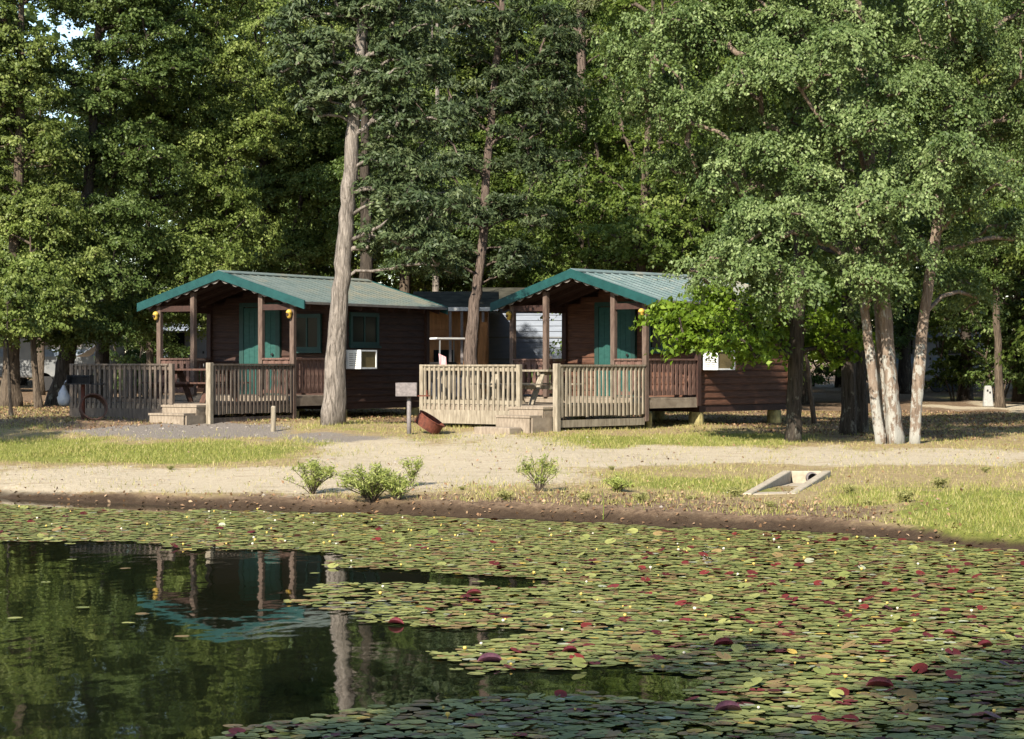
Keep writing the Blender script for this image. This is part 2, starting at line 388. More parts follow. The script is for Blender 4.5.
# ------------------------------------------------------------------ ground, water
def axis(core0, core1, step, lo, hi, g=1.22):
    a = list(np.arange(core0, core1+step/2, step)); s = step
    while a[-1] < hi: s *= g; a.append(a[-1]+s)
    s = step
    while a[0] > lo: s *= g; a.insert(0, a[0]-s)
    return np.array(a)
def wnoise(X, Y, s, seed=0):
    r = np.random.default_rng(seed); o = np.zeros_like(X); amp = 1
    for k in range(5):
        for q in range(3):
            a = r.random()*6.28; f = s*(1.9**k)*(.8+.4*r.random()); o += amp*np.sin((X*math.cos(a)+Y*math.sin(a))*f + r.random()*6.28 + o*.6)
        amp *= .6
    return o/4.5
def ground_masks(X, Y, Z):
    """soil cover over the bank: grass, sand, leaf litter, gravel and wet mud, for points on the ground"""
    Yc = np.maximum(Y, 12); px = 512+X/Yc*F; py = HY+(CAMZ-Z)/Yc*F
    wn = wnoise(X, Y, .8, 3); wx = px+40*wn; wy = py+5*wnoise(X, Y, 1.1, 4)
    def e(cx, cy, rx, ry, a=1.): return a*np.exp(-np.abs((wx-cx)/rx)**3-np.abs((wy-cy)/ry)**3)
    def mx(*a): return np.maximum.reduce(a)
    grass = mx(e(20,451,130,14), e(180,452,110,11), e(280,443,50,5,.55), e(985,512,95,24), e(1040,520,120,26), e(690,485,100,8,.75),
               e(680,440,120,8,.8), e(850,495,60,10,.6), e(620,478,40,7,.5), e(540,470,30,8,.5), e(930,490,60,9,.5), e(345,426,60,5,.45), e(420,436,60,3,.4), e(985,398,60,4,.6),e(10,425,60,4,.4))
    sand = mx(e(440,466,150,26), e(190,481,250,15,.95), e(620,456,200,11,.95), e(850,457,220,10,.9), e(360,445,80,12,.8), e(1000,408,85,3.6,1), e(560,445,90,9,.8), e(760,425,60,5,.3), e(490,438,70,5,.7))
    gravel = mx(e(190,431,105,8,1), e(130,428,60,6,.8), e(320,437,80,5,.7), e(815,392,30,5,.5), e(820,384,30,2,.6))
    d = Y-shore(X)
    bank = mx(e(560,509,250,18,.85), e(770,514,150,15,.8), np.exp(-(np.maximum(d, 0)/.55)**2)*.9, e(300,502,80,8,.9))
    litter = mx(sst(46, 50, Y)*.95, e(880,432,160,8,.9), e(60,420,120,8,.9), e(250,420,60,6,.6), bank)
    litter = np.where((Y > 44) & (sand > .5), litter*.3, litter); sand = np.where((Y > 60) & (px < 900), 0, sand)
    wet = np.exp(-(np.maximum(d, 0)/(.42+.14*wnoise(X, Y, 2.3, 8)))**2); wet = np.where(d < 0, 1, wet)
    return np.clip(np.stack([grass, sand, litter, gravel], -1), 0, 1), wet
gx = axis(-13, 13, .13, -420, 420); gy = axis(22.5, 52, .13, -60, 520)
GX, GY = np.meshgrid(gx, gy); GZ = zg(GX, GY)
GZ = GZ + np.where(GY > shore(GX)+.25, .016*wnoise(GX, GY, 2.6, 9)*sst(90, 50, GY), 0)
ms, wet = ground_masks(GX, GY, GZ)
nX, nY = len(gx), len(gy); I = np.arange(nX*nY).reshape(nY, nX)
gq = np.stack([I[:-1,:-1], I[:-1,1:], I[1:,1:], I[1:,:-1]], -1).reshape(-1, 4)
t = NT('ground_soil'); v = t.coords('Object')
n1 = t.noise(v, 1.6, 8, .7); n2 = t.noise(v, 9, 8, .75); n3 = t.noise(v, 45, 4, .7); nb = t.noise(t.coords('Object', (1, 1, 1)), .5, 4)
sep = t.n('ShaderNodeSeparateColor'); ca = t.n('ShaderNodeAttribute'); ca.attribute_name = 'col'; t.l(ca.outputs['Color'], sep.inputs[0])
n4 = t.noise(t.coords('Object', (.55, 1.3, 1)), 3.2, 8, .72)
brk = t.math('MULTIPLY_ADD', t.math('ADD', t.math('ADD', n1, n2), n4), .62); t.t.nodes[-1].inputs[2].default_value = -.93
def msk(src, a=.32, b=.62): return t.val(t.math('ADD', src, brk), a, b)
col = t.ramp(n2, [(.25, (.16,.112,.056)), (.5, (.28,.21,.105)), (.75, (.38,.30,.17))])
col = t.mix(msk(sep.outputs[2]), col, t.ramp(n2, [(.3, (.070,.046,.030)), (.5, (.165,.11,.068)), (.7, (.31,.225,.14))]))
col = t.mix(msk(sep.outputs[1]), col, t.ramp(t.math('ADD', t.math('MULTIPLY', n3, .5), t.math('MULTIPLY', n2, .5)), [(.3, (.27,.215,.14)), (.5, (.42,.35,.245)), (.68, (.51,.44,.325))]))
n5 = t.noise(t.coords('Object', (.35, 1.6, 1)), 2.6, 8, .75, .4)
col = t.mix(t.math('MULTIPLY', t.val(n5, .50, .72), .62), col, (.20,.145,.085))
col = t.mix(msk(ca.outputs['Alpha']), col, t.ramp(n3, [(.3, (.12,.10,.082)), (.5, (.20,.172,.143)), (.7, (.29,.255,.21))]))
col = t.mix(msk(sep.outputs[0]), col, t.ramp(n2, [(.3, (.085,.105,.02)), (.5, (.16,.17,.035)), (.72, (.28,.255,.08))]))
wf = t.attr('rnd'); col = t.mix(t.math('MULTIPLY', t.val(wf, .1, .8), .85), col, (.030,.019,.011))
t.bump(t.math('ADD', n2, t.math('MULTIPLY', n3, .5)), .8, .06); t.done(col, .95, .1)
mesh_np('ground', np.stack([GX, GY, GZ], -1).reshape(-1, 3), gq, wet.ravel(), t.m, smooth=True, extra=ms.reshape(-1, 4))['kind'] = 'structure'

t = NT('pond_water'); v = t.coords('Object', (1, .55, 1)); a = t.noise(v, 2.2, 2, .5); b = t.noise(t.coords('Object', (1, .4, 1)), 9, 2, .5)
t.bump(t.math('ADD', a, t.math('MULTIPLY', b, .12)), .07, .05); t.b.inputs['IOR'].default_value = 1.33
t.done((.006,.008,.004), .025, .5)
MB().add([(-120,4,0),(120,4,0),(120,60,0),(-120,60,0)], [(0,1,2,3)]).build('pond_water', t.m)['kind'] = 'structure'

# ------------------------------------------------------------------ lily pads
def inside(poly, x, y):
    r = np.zeros(x.shape, bool); n = len(poly)
    for i in range(n):
        x0, y0 = poly[i]; x1, y1 = poly[(i+1) % n]
        c = ((y0 > y) != (y1 > y)) & (x < (x1-x0)*(y-y0)/(y1-y0+1e-12)+x0); r ^= c
    return r
def pol(pts): return [((x-512)/F*(CAMZ*F/(y-HY)), CAMZ*F/(y-HY)) for x, y in pts]
OPEN = pol([(-160,543),(130,543),(165,549),(300,553),(345,558),(330,566),(440,572),(425,583),(350,583),(300,590),(275,606),(330,620),(545,634),(470,646),(440,655),(490,672),(600,681),(690,689),(680,706),(420,703),(300,713),(250,726),(262,760),(-300,780)])
OPEN2 = pol([(330,566),(470,573),(560,585),(520,590),(430,585),(360,585)])
rng = np.random.default_rng(11)
sp = .088
ax_ = np.arange(-13, 12, sp); ay_ = np.arange(10.6, 42, sp*.87)
LX, LY = np.meshgrid(ax_, ay_); LX[::2] += sp/2
LX = (LX + rng.normal(0, sp*.30, LX.shape)).ravel(); LY = (LY + rng.normal(0, sp*.30, LY.shape)).ravel()
wob = wnoise(LX, LY, 1.3, 21)
ed = .22*wob + .10*wnoise(LX, LY, 4, 5)
op = inside(OPEN, LX+ed*.8, LY+ed*2.2) | inside(OPEN2, LX+ed*.6, LY+ed*1.8)
d = LY-shore(LX)
keep = (~op | (rng.random(LX.shape) < .003)) & (d < -.25-.35*rng.random(LX.shape)) & (np.abs(LX) < LY*.30+2.6)
keep &= ~((d > -1.3) & (LX < -4.5))                       # the clear strip of shallows by the left bank
keep &= rng.random(LX.shape) < .93
# a thinner scatter in the tongue of pads left of the trunk's reflection
thin = inside(pol([(285,575),(440,570),(480,600),(430,622),(300,622)]), LX, LY)
keep &= ~(thin & (rng.random(LX.shape) < .35))
LX, LY = LX[keep], LY[keep]; NP_ = len(LX)
def pad_shape(rng, red):
    n = 13; th = .25 + np.arange(n)/(n-1)*(2*np.pi-.5)
    rad = 1 + rng.normal(0, .035, n); curl = np.clip(rng.normal(.02, .06), -.01, .35)*(1+.5*np.sin(th*2+rng.random()*6))
    ring = np.stack([np.cos(th)*rad, np.sin(th)*rad, .04+curl*.5], 1)
    return np.concatenate([[[0, 0, 0]], ring])
PADF = np.array([[0, i, i+1] for i in range(1, 13)])
SH = [pad_shape(rng, 0) for _ in range(40)]
right = sst(400, 900, 512+LX/LY*F); sunny = np.ones(NP_)
u = rng.random(NP_); pred = .03+.06*right
g = rng.random(NP_)[:, None]
cols = np.array([.125,.148,.040])*(1-g) + np.array([.275,.275,.085])*g
olive = rng.random(NP_) < .20; cols[olive] = np.array([.22,.15,.06])*(.7+.5*rng.random((olive.sum(), 1)))
isred = u < pred; isyel = (u > .975); ispale = (u > .955) & ~isyel
cols[isred] = np.array([.115,.018,.014])*(.5+.8*rng.random((isred.sum(), 1)))
cols[isyel] = np.array([.42,.29,.06])*(.7+.5*rng.random((isyel.sum(), 1)))
cols[ispale] = np.array([.36,.37,.25])*(.7+.4*rng.random((ispale.sum(), 1)))
rads = sp*(.50+.26*rng.random(NP_)); rads[isyel | ispale] *= .8
rads[isred] *= .85
tilt = np.abs(rng.normal(0, R(1.6), NP_)); up = rng.random(NP_) < (.012+.03*right); tilt[up] = R(4)+rng.random(up.sum())**3*R(30)
tr_ = isred & (rng.random(NP_) < .35); tilt[tr_] = R(8)+R(20)*rng.random(tr_.sum()); td = rng.random(NP_)*6.28
td[up] = R(270)+rng.normal(0, 1.1, up.sum())
rot = rng.random(NP_)*6.28; zz = .005+.014*rng.random(NP_)
def padmat(i):
    return Matrix.Translation((LX[i], LY[i], zz[i]+math.sin(tilt[i])*rads[i]*.72)) @ Matrix.Rotation(td[i], 4, 'Z') @ Matrix.Rotation(tilt[i], 4, 'Y') @ Matrix.Rotation(rot[i]-td[i], 4, 'Z') @ Matrix.Scale(rads[i], 4)
t = NT('lily_pad'); ca = t.n('ShaderNodeAttribute'); ca.attribute_name = 'col'
nz = t.noise(t.coords('Object'), 30, 4, .7); col = t.mix(.55, ca.outputs['Color'], t.ramp(nz, [(.3, (.55,.53,.48)), (.7, (1,1,1))]), 'MULTIPLY')
t.done(col, .5, .16); M['pad'] = t.m
infr = (np.abs((512+LX/LY*F)-512) < 505) & (HY+CAMZ/LY*F < 737)
order = np.argsort(np.where(infr & ~up, LY/rads*.05, 1e9)); near = order[:300]; nearset = np.zeros(NP_, bool); nearset[near] = True
V = []; Cc = []; Fc = []; k = 0
for i in np.where(~nearset)[0]:
    P_ = SH[i % 40]; Mx = np.array(padmat(i)); V.append(P_ @ Mx[:3, :3].T + Mx[:3, 3]); Fc.append(PADF+k); k += len(P_)
    cc = np.tile(np.append(cols[i], 1), (len(P_), 1)); cc[0, :3] *= .8; Cc.append(cc)
mesh_np('lily_pads', np.concatenate(V), np.concatenate(Fc), None, M['pad'], extra=np.concatenate(Cc), npoly=3)['kind'] = 'stuff'
padmesh = []
for q in range(24):
    i = near[q*7 % 300]; cc = np.tile(np.append(cols[i] if not isred[i] else (.15,.175,.06), 1), (14, 1)); cc[0, :3] *= .8
    if q >= 21: cc[:, :3] = (.12,.10,.04)
    o = mesh_np('lily_pad', SH[q], PADF, None, M['pad'], extra=cc, npoly=3); padmesh.append(o)
for q, i in enumerate(near):
    o = padmesh[q] if q < 24 else padmesh[q % 24].copy()
    if q >= 24: C.objects.link(o)
    o.matrix_world = padmat(i)
    tag(o, 'round flat green lily pad at the near edge of the pond', 'lily pad', 'lily pads floating nearest the camera')
# dark red pads turned up on edge
def folded_pad(r):
    mb = MB(); n = 9; rows = []
    for j in range(5):
        a = R(-80+40*j*1.0); rows.append([Vector(((i/(n-1)*2-1)*r, math.sin(a)*.35*r*math.sqrt(max(0, 1-(i/(n-1)*2-1)**2)+.02), (1-math.cos(a)*.9)*r*.8*math.sqrt(max(0, 1-(i/(n-1)*2-1)**2)+.02))) for i in range(n)])
    vs = [p for row in rows for p in row]; fs = [(j*n+i, j*n+i+1, (j+1)*n+i+1, (j+1)*n+i) for j in range(4) for i in range(n-1)]
    return mb.add(vs, fs)
M['pad_red'] = mnoise_mat('crimson_pad', (.05,.010,.012), (.15,.022,.028), (8,8,8), 3, .45, .1)
M['pad_purple'] = mnoise_mat('purple_pad', (.055,.022,.035), (.12,.045,.065), (8,8,8), 3, .45, .1)
for px, py, r, m, lab in [(474,596,.13,'pad_red','crimson folded lily pad beside the strip of open water, mid pond'),
        (396,625,.12,'pad_red','crimson curled lily pad right of the trunk reflection'),
        (880,689,.16,'pad_red','largest dark red folded lily pad, in the shaded near mat at right'),
        (724,647,.14,'pad_red','dark red upturned lily pad at the edge of the sunlit mat'),
        (570,653,.10,'pad_red','small dark red lily pad in the middle of the mat'),
        (985,648,.12,'pad_red','red lily pad standing up near the right picture edge'),
        (728,713,.15,'pad_purple','flat purple lily pad in the shaded near mat'),
        (950,636,.10,'pad_red','red curled lily pad left of another at the right edge'),
        (490,664,.16,'pad_purple','purplish lily pad on the tip of the mat over dark water')]:
    D = CAMZ*F/(py-HY); o = folded_pad(r*.56).build('red_lily_pad', M[m], None, ((px-512)/F*D, D, .01), smooth=True)
    tag(o, lab, 'lily pad', 'upturned red lily pads'); o.rotation_euler = (R(20), 0, R((px*37) % 50-25))
# buds
def bud():
    return MB().lathe([(.001,-.02),(.006,-.02),(.006,.05),(.018,.055),(.032,.075),(.036,.095),(.028,.115),(.012,.12),(.001,.112)], 8)
by = bud().build('lily_bud', mnoise_mat('yellow_bud', (.40,.27,.05), (.55,.40,.11), (20,20,20), 3, .5, 0), None, smooth=True)
bw = bud().build('lily_flower', mnoise_mat('cream_bud', (.45,.40,.28), (.58,.54,.43), (20,20,20), 3, .5, 0), None, smooth=True)
cand = np.where(~op[keep] & (LY > 12.3) & infr)[0]; pick = rng.choice(cand, 130, replace=False)
for q, i in enumerate(pick):
    pr = by if q % 3 else bw
    o = pr if q in (0, 1) else pr.copy()
    if q not in (0, 1): C.objects.link(o)
    s = (.6+.6*rng.random())*.36; o.location = (LX[i], LY[i], .01); o.scale = (s, s, s*.9); o.rotation_euler = (rng.normal(0, .25), rng.normal(0, .25), 0)
    if pr is by: tag(o, 'small yellow bud standing up among the lily pads', 'flower bud', 'yellow lily buds on the pond')
    else: tag(o, 'small cream white flower standing up among the lily pads', 'flower', 'white lily flowers on the pond')
# ------------------------------------------------------------------ cabins
W, L0, VB, VW = 3.8, -.2, 5.55, 1.9               # post span, front roof edge, back wall, porch front wall
PF, DF, RH = .55, .42, .86                        # porch floor, deck floor, rail height
def rtop(x): return 2.66 + .30*(2.35-abs(x-W/2))
def fence_mb(mb, p0, p1, ztop, zlow, zpick, step=.135, pw=.05, side=0, rng=random, rails=True, wide=False):
    """handrail, low rail and a row of pickets between two points; side shifts the pickets off the rail line"""
    p0 = Vector((*p0, 0)); p1 = Vector((*p1, 0)); L = (p1-p0).length; t = (p1-p0)/L; nrm = Vector((t.y, -t.x, 0))*side
    if rails:
        mb.beam(p0+Vector((0,0,ztop-.02)), p1+Vector((0,0,ztop-.02)), .13, .038)
        mb.beam(p0+Vector((0,0,ztop-.085)), p1+Vector((0,0,ztop-.085)), .04, .088)
        mb.beam(p0+Vector((0,0,zlow)), p1+Vector((0,0,zlow)), .04, .085)
    k = int(L/step)
    for i in range(k):
        s = (i+.5)*L/k + rng.uniform(-.008, .008); q = p0+t*s+nrm*.036
        a = Vector((0, 0, zpick+rng.uniform(-.015, .015))); b = Vector((0, 0, ztop-.045)); lean = t*rng.uniform(-.012, .012)
        if not wide: mb.beam(q+a, q+b+lean, .033, pw*rng.uniform(.85, 1.1), up=t)
        else:                                       # sawn baluster boards with a waist
            h = (b-a).length; prof = [(0,.055),(.15,.055),(.3,.036),(.45,.052),(.6,.036),(.78,.055),(1,.05)]
            poly = [q+a+t*wd+Vector((0,0,f*h)) for f, wd in prof] + [q+a-t*wd+Vector((0,0,f*h)) for f, wd in prof[::-1]]
            mb.prism(poly, nrm.normalized()*.022 if nrm.length else Vector((t.y,-t.x,0))*.022)
def cabin(loc, rz, label, mroof, mrail, mskirt, msteps, seed, mwall='cabin_wall'):
    rd = random.Random(seed); root = empty('cabin', loc, rz); tag(root, label, 'cabin', 'rental cabins beside the pond')
    # body: lapped boards on a core
    mb = MB(); mb.box((.06, VW+.05, .40), (W-.06, VB-.05, 2.70)); hb = .155
    n = int((2.72-.37)/hb)
    for side in (0, 1):
        for i in range(n):
            z0 = .37+i*hb; z1 = z0+hb; x = W-.055 if side else .055; s = 1 if side else -1
            mb.prism([(x, VW, z0), (x+s*.055, VW, z0), (x+s*.06, VW, z0+.03), (x+s*.03, VW, z1), (x, VW, z1)], (0, VB-VW, 0))
    for yv, s in ((VW+.055, -1), (VB-.055, 1)):
        for i in range(int((3.30-.37)/hb)):
            z0 = .37+i*hb; z1 = z0+hb
            xa = 0; xb = W
            if z1 > rtop(0)-.08:
                half = 2.35-(z1-2.66+.08)/.30
                if half < .1: break
                xa = max(0, W/2-half); xb = min(W, W/2+half)
            mb.prism([(xa, yv, z0), (xa, yv+s*.055, z0), (xa, yv+s*.06, z0+.03), (xa, yv+s*.03, z1), (xa, yv, z1)], (xb-xa, 0, 0))
    mb.build('wall', M[mwall], root)
    for x in (-.01, W+.01):
        for y in (VW-.012, VB+.012): MB().beam((x, y, .36), (x, y, rtop(0)-.07), .12, .12, up=(0,1,0)).build('corner_trim', M['trim_dark'], root)
    MB().box((.02, VW+.1, .22), (W-.02, VB-.1, .36)).build('floor_frame', M['trim_dark'], root)
    # roof slabs, seams, ridge
    mb = MB(); Y0, Y1 = L0, 5.78
    for s in (-1, 1):
        xe = W/2+s*2.35; th = .05
        mb.prism([(W/2, Y0, 3.365), (xe, Y0, 2.66), (xe, Y0, 2.66-th), (W/2, Y0, 3.365-th)], (0, Y1-Y0, 0))
        k = 21
        for i in range(k):
            y = Y0+.03+i*(Y1-Y0-.06)/(k-1); mb.beam((W/2+s*.06, y, 3.358), (xe, y, 2.672), .022, .018 if mroof == 'roof_two' else .008)
    roof = mb.build('roof', M[mroof], root)
    MB().prism([(W/2-.16, Y0-.03, 3.335), (W/2, Y0-.03, 3.392), (W/2+.16, Y0-.03, 3.335), (W/2+.16, Y0-.03, 3.355), (W/2, Y0-.03, 3.412), (W/2-.16, Y0-.03, 3.355)], (0, Y1-Y0+.06, 0)).build('ridge_cap', M[mroof], roof)
    for yv, nm in ((Y0-.025, 'fascia'), (Y1+.025, 'fascia')):
        mb = MB()
        for s in (-1, 1):
            xe = W/2+s*2.38; yy = yv-.02
            mb.prism([(W/2, yy, 3.40), (xe, yy, 2.685), (xe, yy, 2.49), (W/2, yy, 3.20)], (0, .04, 0))
        mb.build(nm, M['green_paint'], roof)
    mb = MB()                                       # scalloped edging hung behind the fascia
    for s in (-1, 1):
        k = 8
        for i in range(k):
            a = i/k; b = (i+1)/k; pts = []
            for j in range(7):
                f = a+(b-a)*j/6; drop = .06*math.sin(math.pi*j/6)
                pts.append((W/2+s*2.2*f, Y0+.012, 3.20-.656*f/2.2*2.2*1.0*.96-drop-.0))
            top = [(p[0], p[1], 3.26-.63*(abs(p[0]-W/2)/2.2)) for p in (pts[-1], pts[0])]
            mb.prism(pts+top, (0, .012, 0))
    mb.build('scalloped_trim', M['scallop'], roof)
    mb = MB()
    for s in (-1, 1):
        xe = W/2+s*2.36; mb.beam((xe, Y0, 2.632), (xe, Y1, 2.632), .03, .055)
    mb.build('drip_edge', M['scallop'], roof)
    mb = MB()
    for i in range(9):
        y = .1+i*.68
        for s in (-1, 1): mb.beam((W/2, y, 3.24), (W/2+s*2.3, y, 2.55), .045, .11)
    mb.build('rafters', M['trim_dark'], roof)
    mb = MB()
    for s in (-1, 1): mb.prism([(W/2, Y0+.03, 3.31), (W/2+s*2.3, Y0+.03, 2.62), (W/2+s*2.3, Y0+.03, 2.60), (W/2, Y0+.03, 3.29)], (0, Y1-Y0-.06, 0))
    mb.build('ceiling', M['trim_dark'], roof)
    # porch frame
    PX = [0, .26*W, .77*W, W]
    for i, x in enumerate(PX):
        zt = rtop(x)-.17; MB().beam((x, 0, .05 if i in (0, 3) else PF), (x, 0, zt), .115, .115, up=(0,1,0)).build('porch_post', M['post'], root, bevel=.008)
    mb = MB()
    for x in (0, W): mb.beam((x, .06, 2.55), (x, VW-.05, 2.55), .09, .14)
    mb.beam((.06, .002, 2.55), (PX[1]-.06, .002, 2.55), .09, .13); mb.beam((PX[2]+.06, .002, 2.55), (W-.06, .002, 2.55), .09, .13)
    mb.build('header_beam', M['trim_dark'], root)
    mb = MB()
    k = 14
    for i in range(k): mb.box((-.03, .0+i*(VW-.03)/k, PF-.035), (W+.03, .0+(i+1)*(VW-.03)/k-.008, PF))
    mb.box((W-.0, .06, .33), (W+.04, VW-.06, PF-.038)); mb.box((-.04, .06, .33), (0, VW-.06, PF-.038)); mb.box((.06, -.035, .43), (W-.06, .0, PF-.038))
    mb.build('porch_floor', M['deck'], root)
    for a, b in (((.06,.0),(PX[1]-.06,.0)), ((PX[2]+.06,0),(W-.06,0)), ((W,.06),(W,VW-.08)), ((0,VW-.08),(0,.06))):
        mb = MB(); fence_mb(mb, a, b, PF+RH, PF+.1, PF+.06, step=.155, side=.3, wide=True, rng=rd); mb.build('porch_railing', M['porch_wood'], root)
    # front deck
    mb = MB(); k = 21
    for i in range(k): mb.box((-.02, -3.0+i*2.94/k, DF-.035), (W+.02, -3.0+(i+1)*2.94/k-.009, DF))
    mb.box((0.0, -3.02, DF-.22), (W, -2.985, DF-.038)); mb.box((W-.02, -2.98, DF-.22), (W+.018, -.06, DF-.038)); mb.box((-.018, -2.98, DF-.22), (.02, -.06, DF-.038))
    deck = mb.build('deck', M['deck'], root)
    gx0 = 2.78
    for (a, b, nm) in (((.05,-3.0),(gx0-.06,-3.0),0), ((W,-2.94),(W,-.07),1), ((0,-.07),(0,-2.94),2)):
        mb = MB(); fence_mb(mb, a, b, DF+RH, DF+.0 if nm == 1 else DF+.06, .20 if nm == 1 else .30, side=1, rng=rd)
        rl = mb.build('deck_railing', M[mrail], root)
        mb = MB()
        if nm == 0: mb.box((a[0], -3.06, .02), (b[0], -3.03, .31))
        elif nm == 1: mb.box((W+.0, -2.94, -.02), (W+.03, -.07, .13))
        else: mb.box((-.06, -2.94, .02), (-.03, -.07, .31))
        mb.build('skirt_board', M[mskirt], rl)
    for x, y, z0, s in ((W, -3.0, -.22, .12), (gx0, -3.0, -.1, .10), (0, -3.0, -.1, .10)):
        MB().beam((x, y, z0), (x, y, DF+RH+(.02 if s > .11 else -.0)), s, s, up=(0,1,0)).build('railing_post', M['rail_pale' if s > .11 else mrail], root, bevel=.008)
    mb = MB(); mb.box((gx0-.02, -3.34, DF-.06), (W-.08, -3.025, DF-.018)); mb.box((gx0, -3.32, -.1), (W-.1, -3.28, DF-.062))
    mb.box((gx0-.05, -3.72, .19), (W-.12, -3.322, .235)); mb.box((gx0-.03, -3.70, -.15), (W-.14, -3.66, .188))
    for x in (gx0, W-.13): mb.prism([(x, -3.03, -.2), (x, -3.03, DF-.062), (x, -3.275, DF-.062), (x, -3.275, .188), (x, -3.655, .188), (x, -3.655, -.2)], (.035, 0, 0))
    mb.build('steps', M[msteps], root)
    MB().box((gx0-.25, -4.15, -.25), (W-.3, -3.74, .0)).build('step_slab', M['deck'], root, bevel=.02)
    # door, windows
    mb = MB(); yw = VW-.055
    mb.box((.92, yw-.03, PF), (1.04, yw+.05, 2.62)); mb.box((1.98, yw-.03, PF), (2.10, yw+.05, 2.62)); mb.box((.92, yw-.028, 2.621), (2.10, yw+.05, 2.72))
    d = mb.build('door_frame', M['frame_green'], root)
    mb = MB(); mb.box((1.043, yw-.012, PF+.01), (1.977, yw+.04, 2.60))
    for i in range(1, 6): mb.box((1.043+i*.156-.006, yw-.02, PF+.1), (1.043+i*.156+.006, yw-.012, 2.5))
    dr = mb.build('door', M['door_green'], root)
    MB().lathe([(.001,0),(.03,.005),(.032,.03),(.012,.04),(.012,.06)], 10).xf(Matrix.Translation((1.9, yw-.075, PF+.95)) @ Matrix.Rotation(R(-90), 4, 'X')).build('door_handle', M['black'], dr)
    def window(to, w_, h_):
        mb = MB(); b = .09
        mb.box((0,-.035,0),(w_,.03,b)); mb.box((0,-.035,h_-b),(w_,.03,h_)); mb.box((0,-.035,b),(b,.03,h_-b)); mb.box((w_-b,-.035,b),(w_,.03,h_-b)); mb.box((w_/2-.02,-.025,b),(w_/2+.02,.03,h_-b))
        mb.xf(to); fr = mb.build('window', M['frame_green'], root)
        MB().box((b,-.008,b),(w_-b,.0,h_-b)).xf(to).build('pane', M['glass'], fr)
        MB().box((-.04,-.07,-.05),(w_+.04,-.02,-.002)).xf(to).build('sill', M['frame_green'], fr)
    window(Matrix.Translation((2.48, yw-.012, 1.58)), .80, .86)
    window(Matrix.Translation((W+.012, 2.22, 1.70)) @ Matrix.Rotation(R(90), 4, 'Z'), 1.2, .78)
    window(Matrix.Translation((-.012, 4.6, 1.62)) @ Matrix.Rotation(R(-90), 4, 'Z'), 1.0, .78)
    # air conditioner through the side wall
    x0, x1, y0, y1, z0, z1 = W+.0, W+.42, 2.08, 2.76, 1.16, 1.60
    mb = MB(); mb.box((x0, y0, z0), (x1-.03, y1, z1))
    for s, (a, b, c, e) in enumerate(((y0, y0+.035, z0, z1), (y1-.035, y1, z0, z1), (y0+.035, y1-.035, z0, z0+.035), (y0+.035, y1-.035, z1-.035, z1))):
        mb.box((x1-.03, a, c), (x1, b, e))
    ac = mb.build('air_conditioner', M['white_metal'], root)
    MB().box((x1-.03, y0+.036, z0+.036), (x1-.02, y1-.036, z1-.036)).build('coil', M['coil'], ac)
    mb = MB()
    for i in range(7): mb.box((x0+.10, y0-.006, z0+.07+i*.045), (x0+.22, y0+.002, z0+.09+i*.045)); mb.box((x0+.25, y0-.006, z0+.07+i*.045), (x0+.36, y0+.002, z0+.09+i*.045))
    mb.build('vent_louvres', M['off_white'], ac)
    # lamps on the two outer posts
    for x in (0, W):
        mb = MB(); mb.lathe([(.001,-.09),(.035,-.085),(.055,-.04),(.06,.03),(.075,.04),(.06,.08),(.03,.11),(.001,.115)], 14, (x-.02, -.12, 2.38))
        lp = mb.build('porch_lamp', M['yellow'], root, smooth=True)
        MB().lathe([(.001,.02),(.028,.018),(.03,0)], 10).xf(Matrix.Translation((x-.02, -.185, 2.38)) @ Matrix.Rotation(R(90), 4, 'X')).build('lamp_socket', M['trim_dark'], lp)
    # log piers
    for x, y in ((W-.18, 2.1), (W-.18, 5.2), (.2, 2.1), (.2, 5.2), (W-.1, .25), (.15, .25)):
        mb = MB(); rr = .17 if y > 1 else .07
        mb.tube([(x, y, -.35), (x, y, .1), (x+.01, y, .22)], [rr*1.08, rr, rr*.95], 12); mb.build('pier', M['pier'], root, smooth=False)
    return root
A1, A2 = R(-30), R(-41)
c1 = cabin((-8.19, 50.0, .80), A1, 'dark brown cabin with mossy green roof behind the pale leaning tree trunk', 'roof_one', 'rail_shaded', 'rail_shaded', 'deck', 3)
c2 = cabin((.02, 49.0, .78), A2, 'red brown cabin with teal metal roof and pale picket railings', 'roof_two', 'rail_pale', 'rail_pale', 'deck', 4, 'cabin_wall_lit')
def picnic_table(parent, u, v, rz, m, label):
    Mx = Matrix.Translation(parent.location) @ Matrix.Rotation(parent.rotation_euler.z, 4, 'Z'); p = Mx @ Vector((u, v, DF))
    root = empty('picnic_table', p, parent.rotation_euler.z+rz); tag(root, label, 'picnic table', 'picnic tables on the cabin decks')
    mb = MB()
    for i in range(5): mb.box((-.9, -.36+i*.146, .71), (.9, -.36+i*.146+.135, .75))
    mb.build('table_top', m, root)
    for s in (-1, 1):
        mb = MB()
        for i in range(2): y = s*.68+(i-.5)*.145; mb.box((-.9, y-.067, .42), (.9, y+.067, .455))
        mb.build('bench', m, root)
    for s in (-1, 1):
        for q in (-1, 1):
            MB().beam((s*.65, q*.62, .0), (s*.65, q*.22, .71), .04, .14, up=(1,0,0)).build('leg', m, root)
        mb = MB(); mb.box((s*.65-.06, -.75, .33), (s*.65-.021, .75, .418)); mb.box((s*.65-.06, -.35, .63), (s*.65-.021, .35, .708)); mb.build('crossbar', m, root)
picnic_table(c1, 2.3, -1.55, 0, M['dark_rust'], 'dark picnic table on the deck of the mossy roofed cabin')
picnic_table(c2, 1.75, -1.55, 0, M['rail_pale'], 'pale wooden picnic table on the deck of the teal roofed cabin')

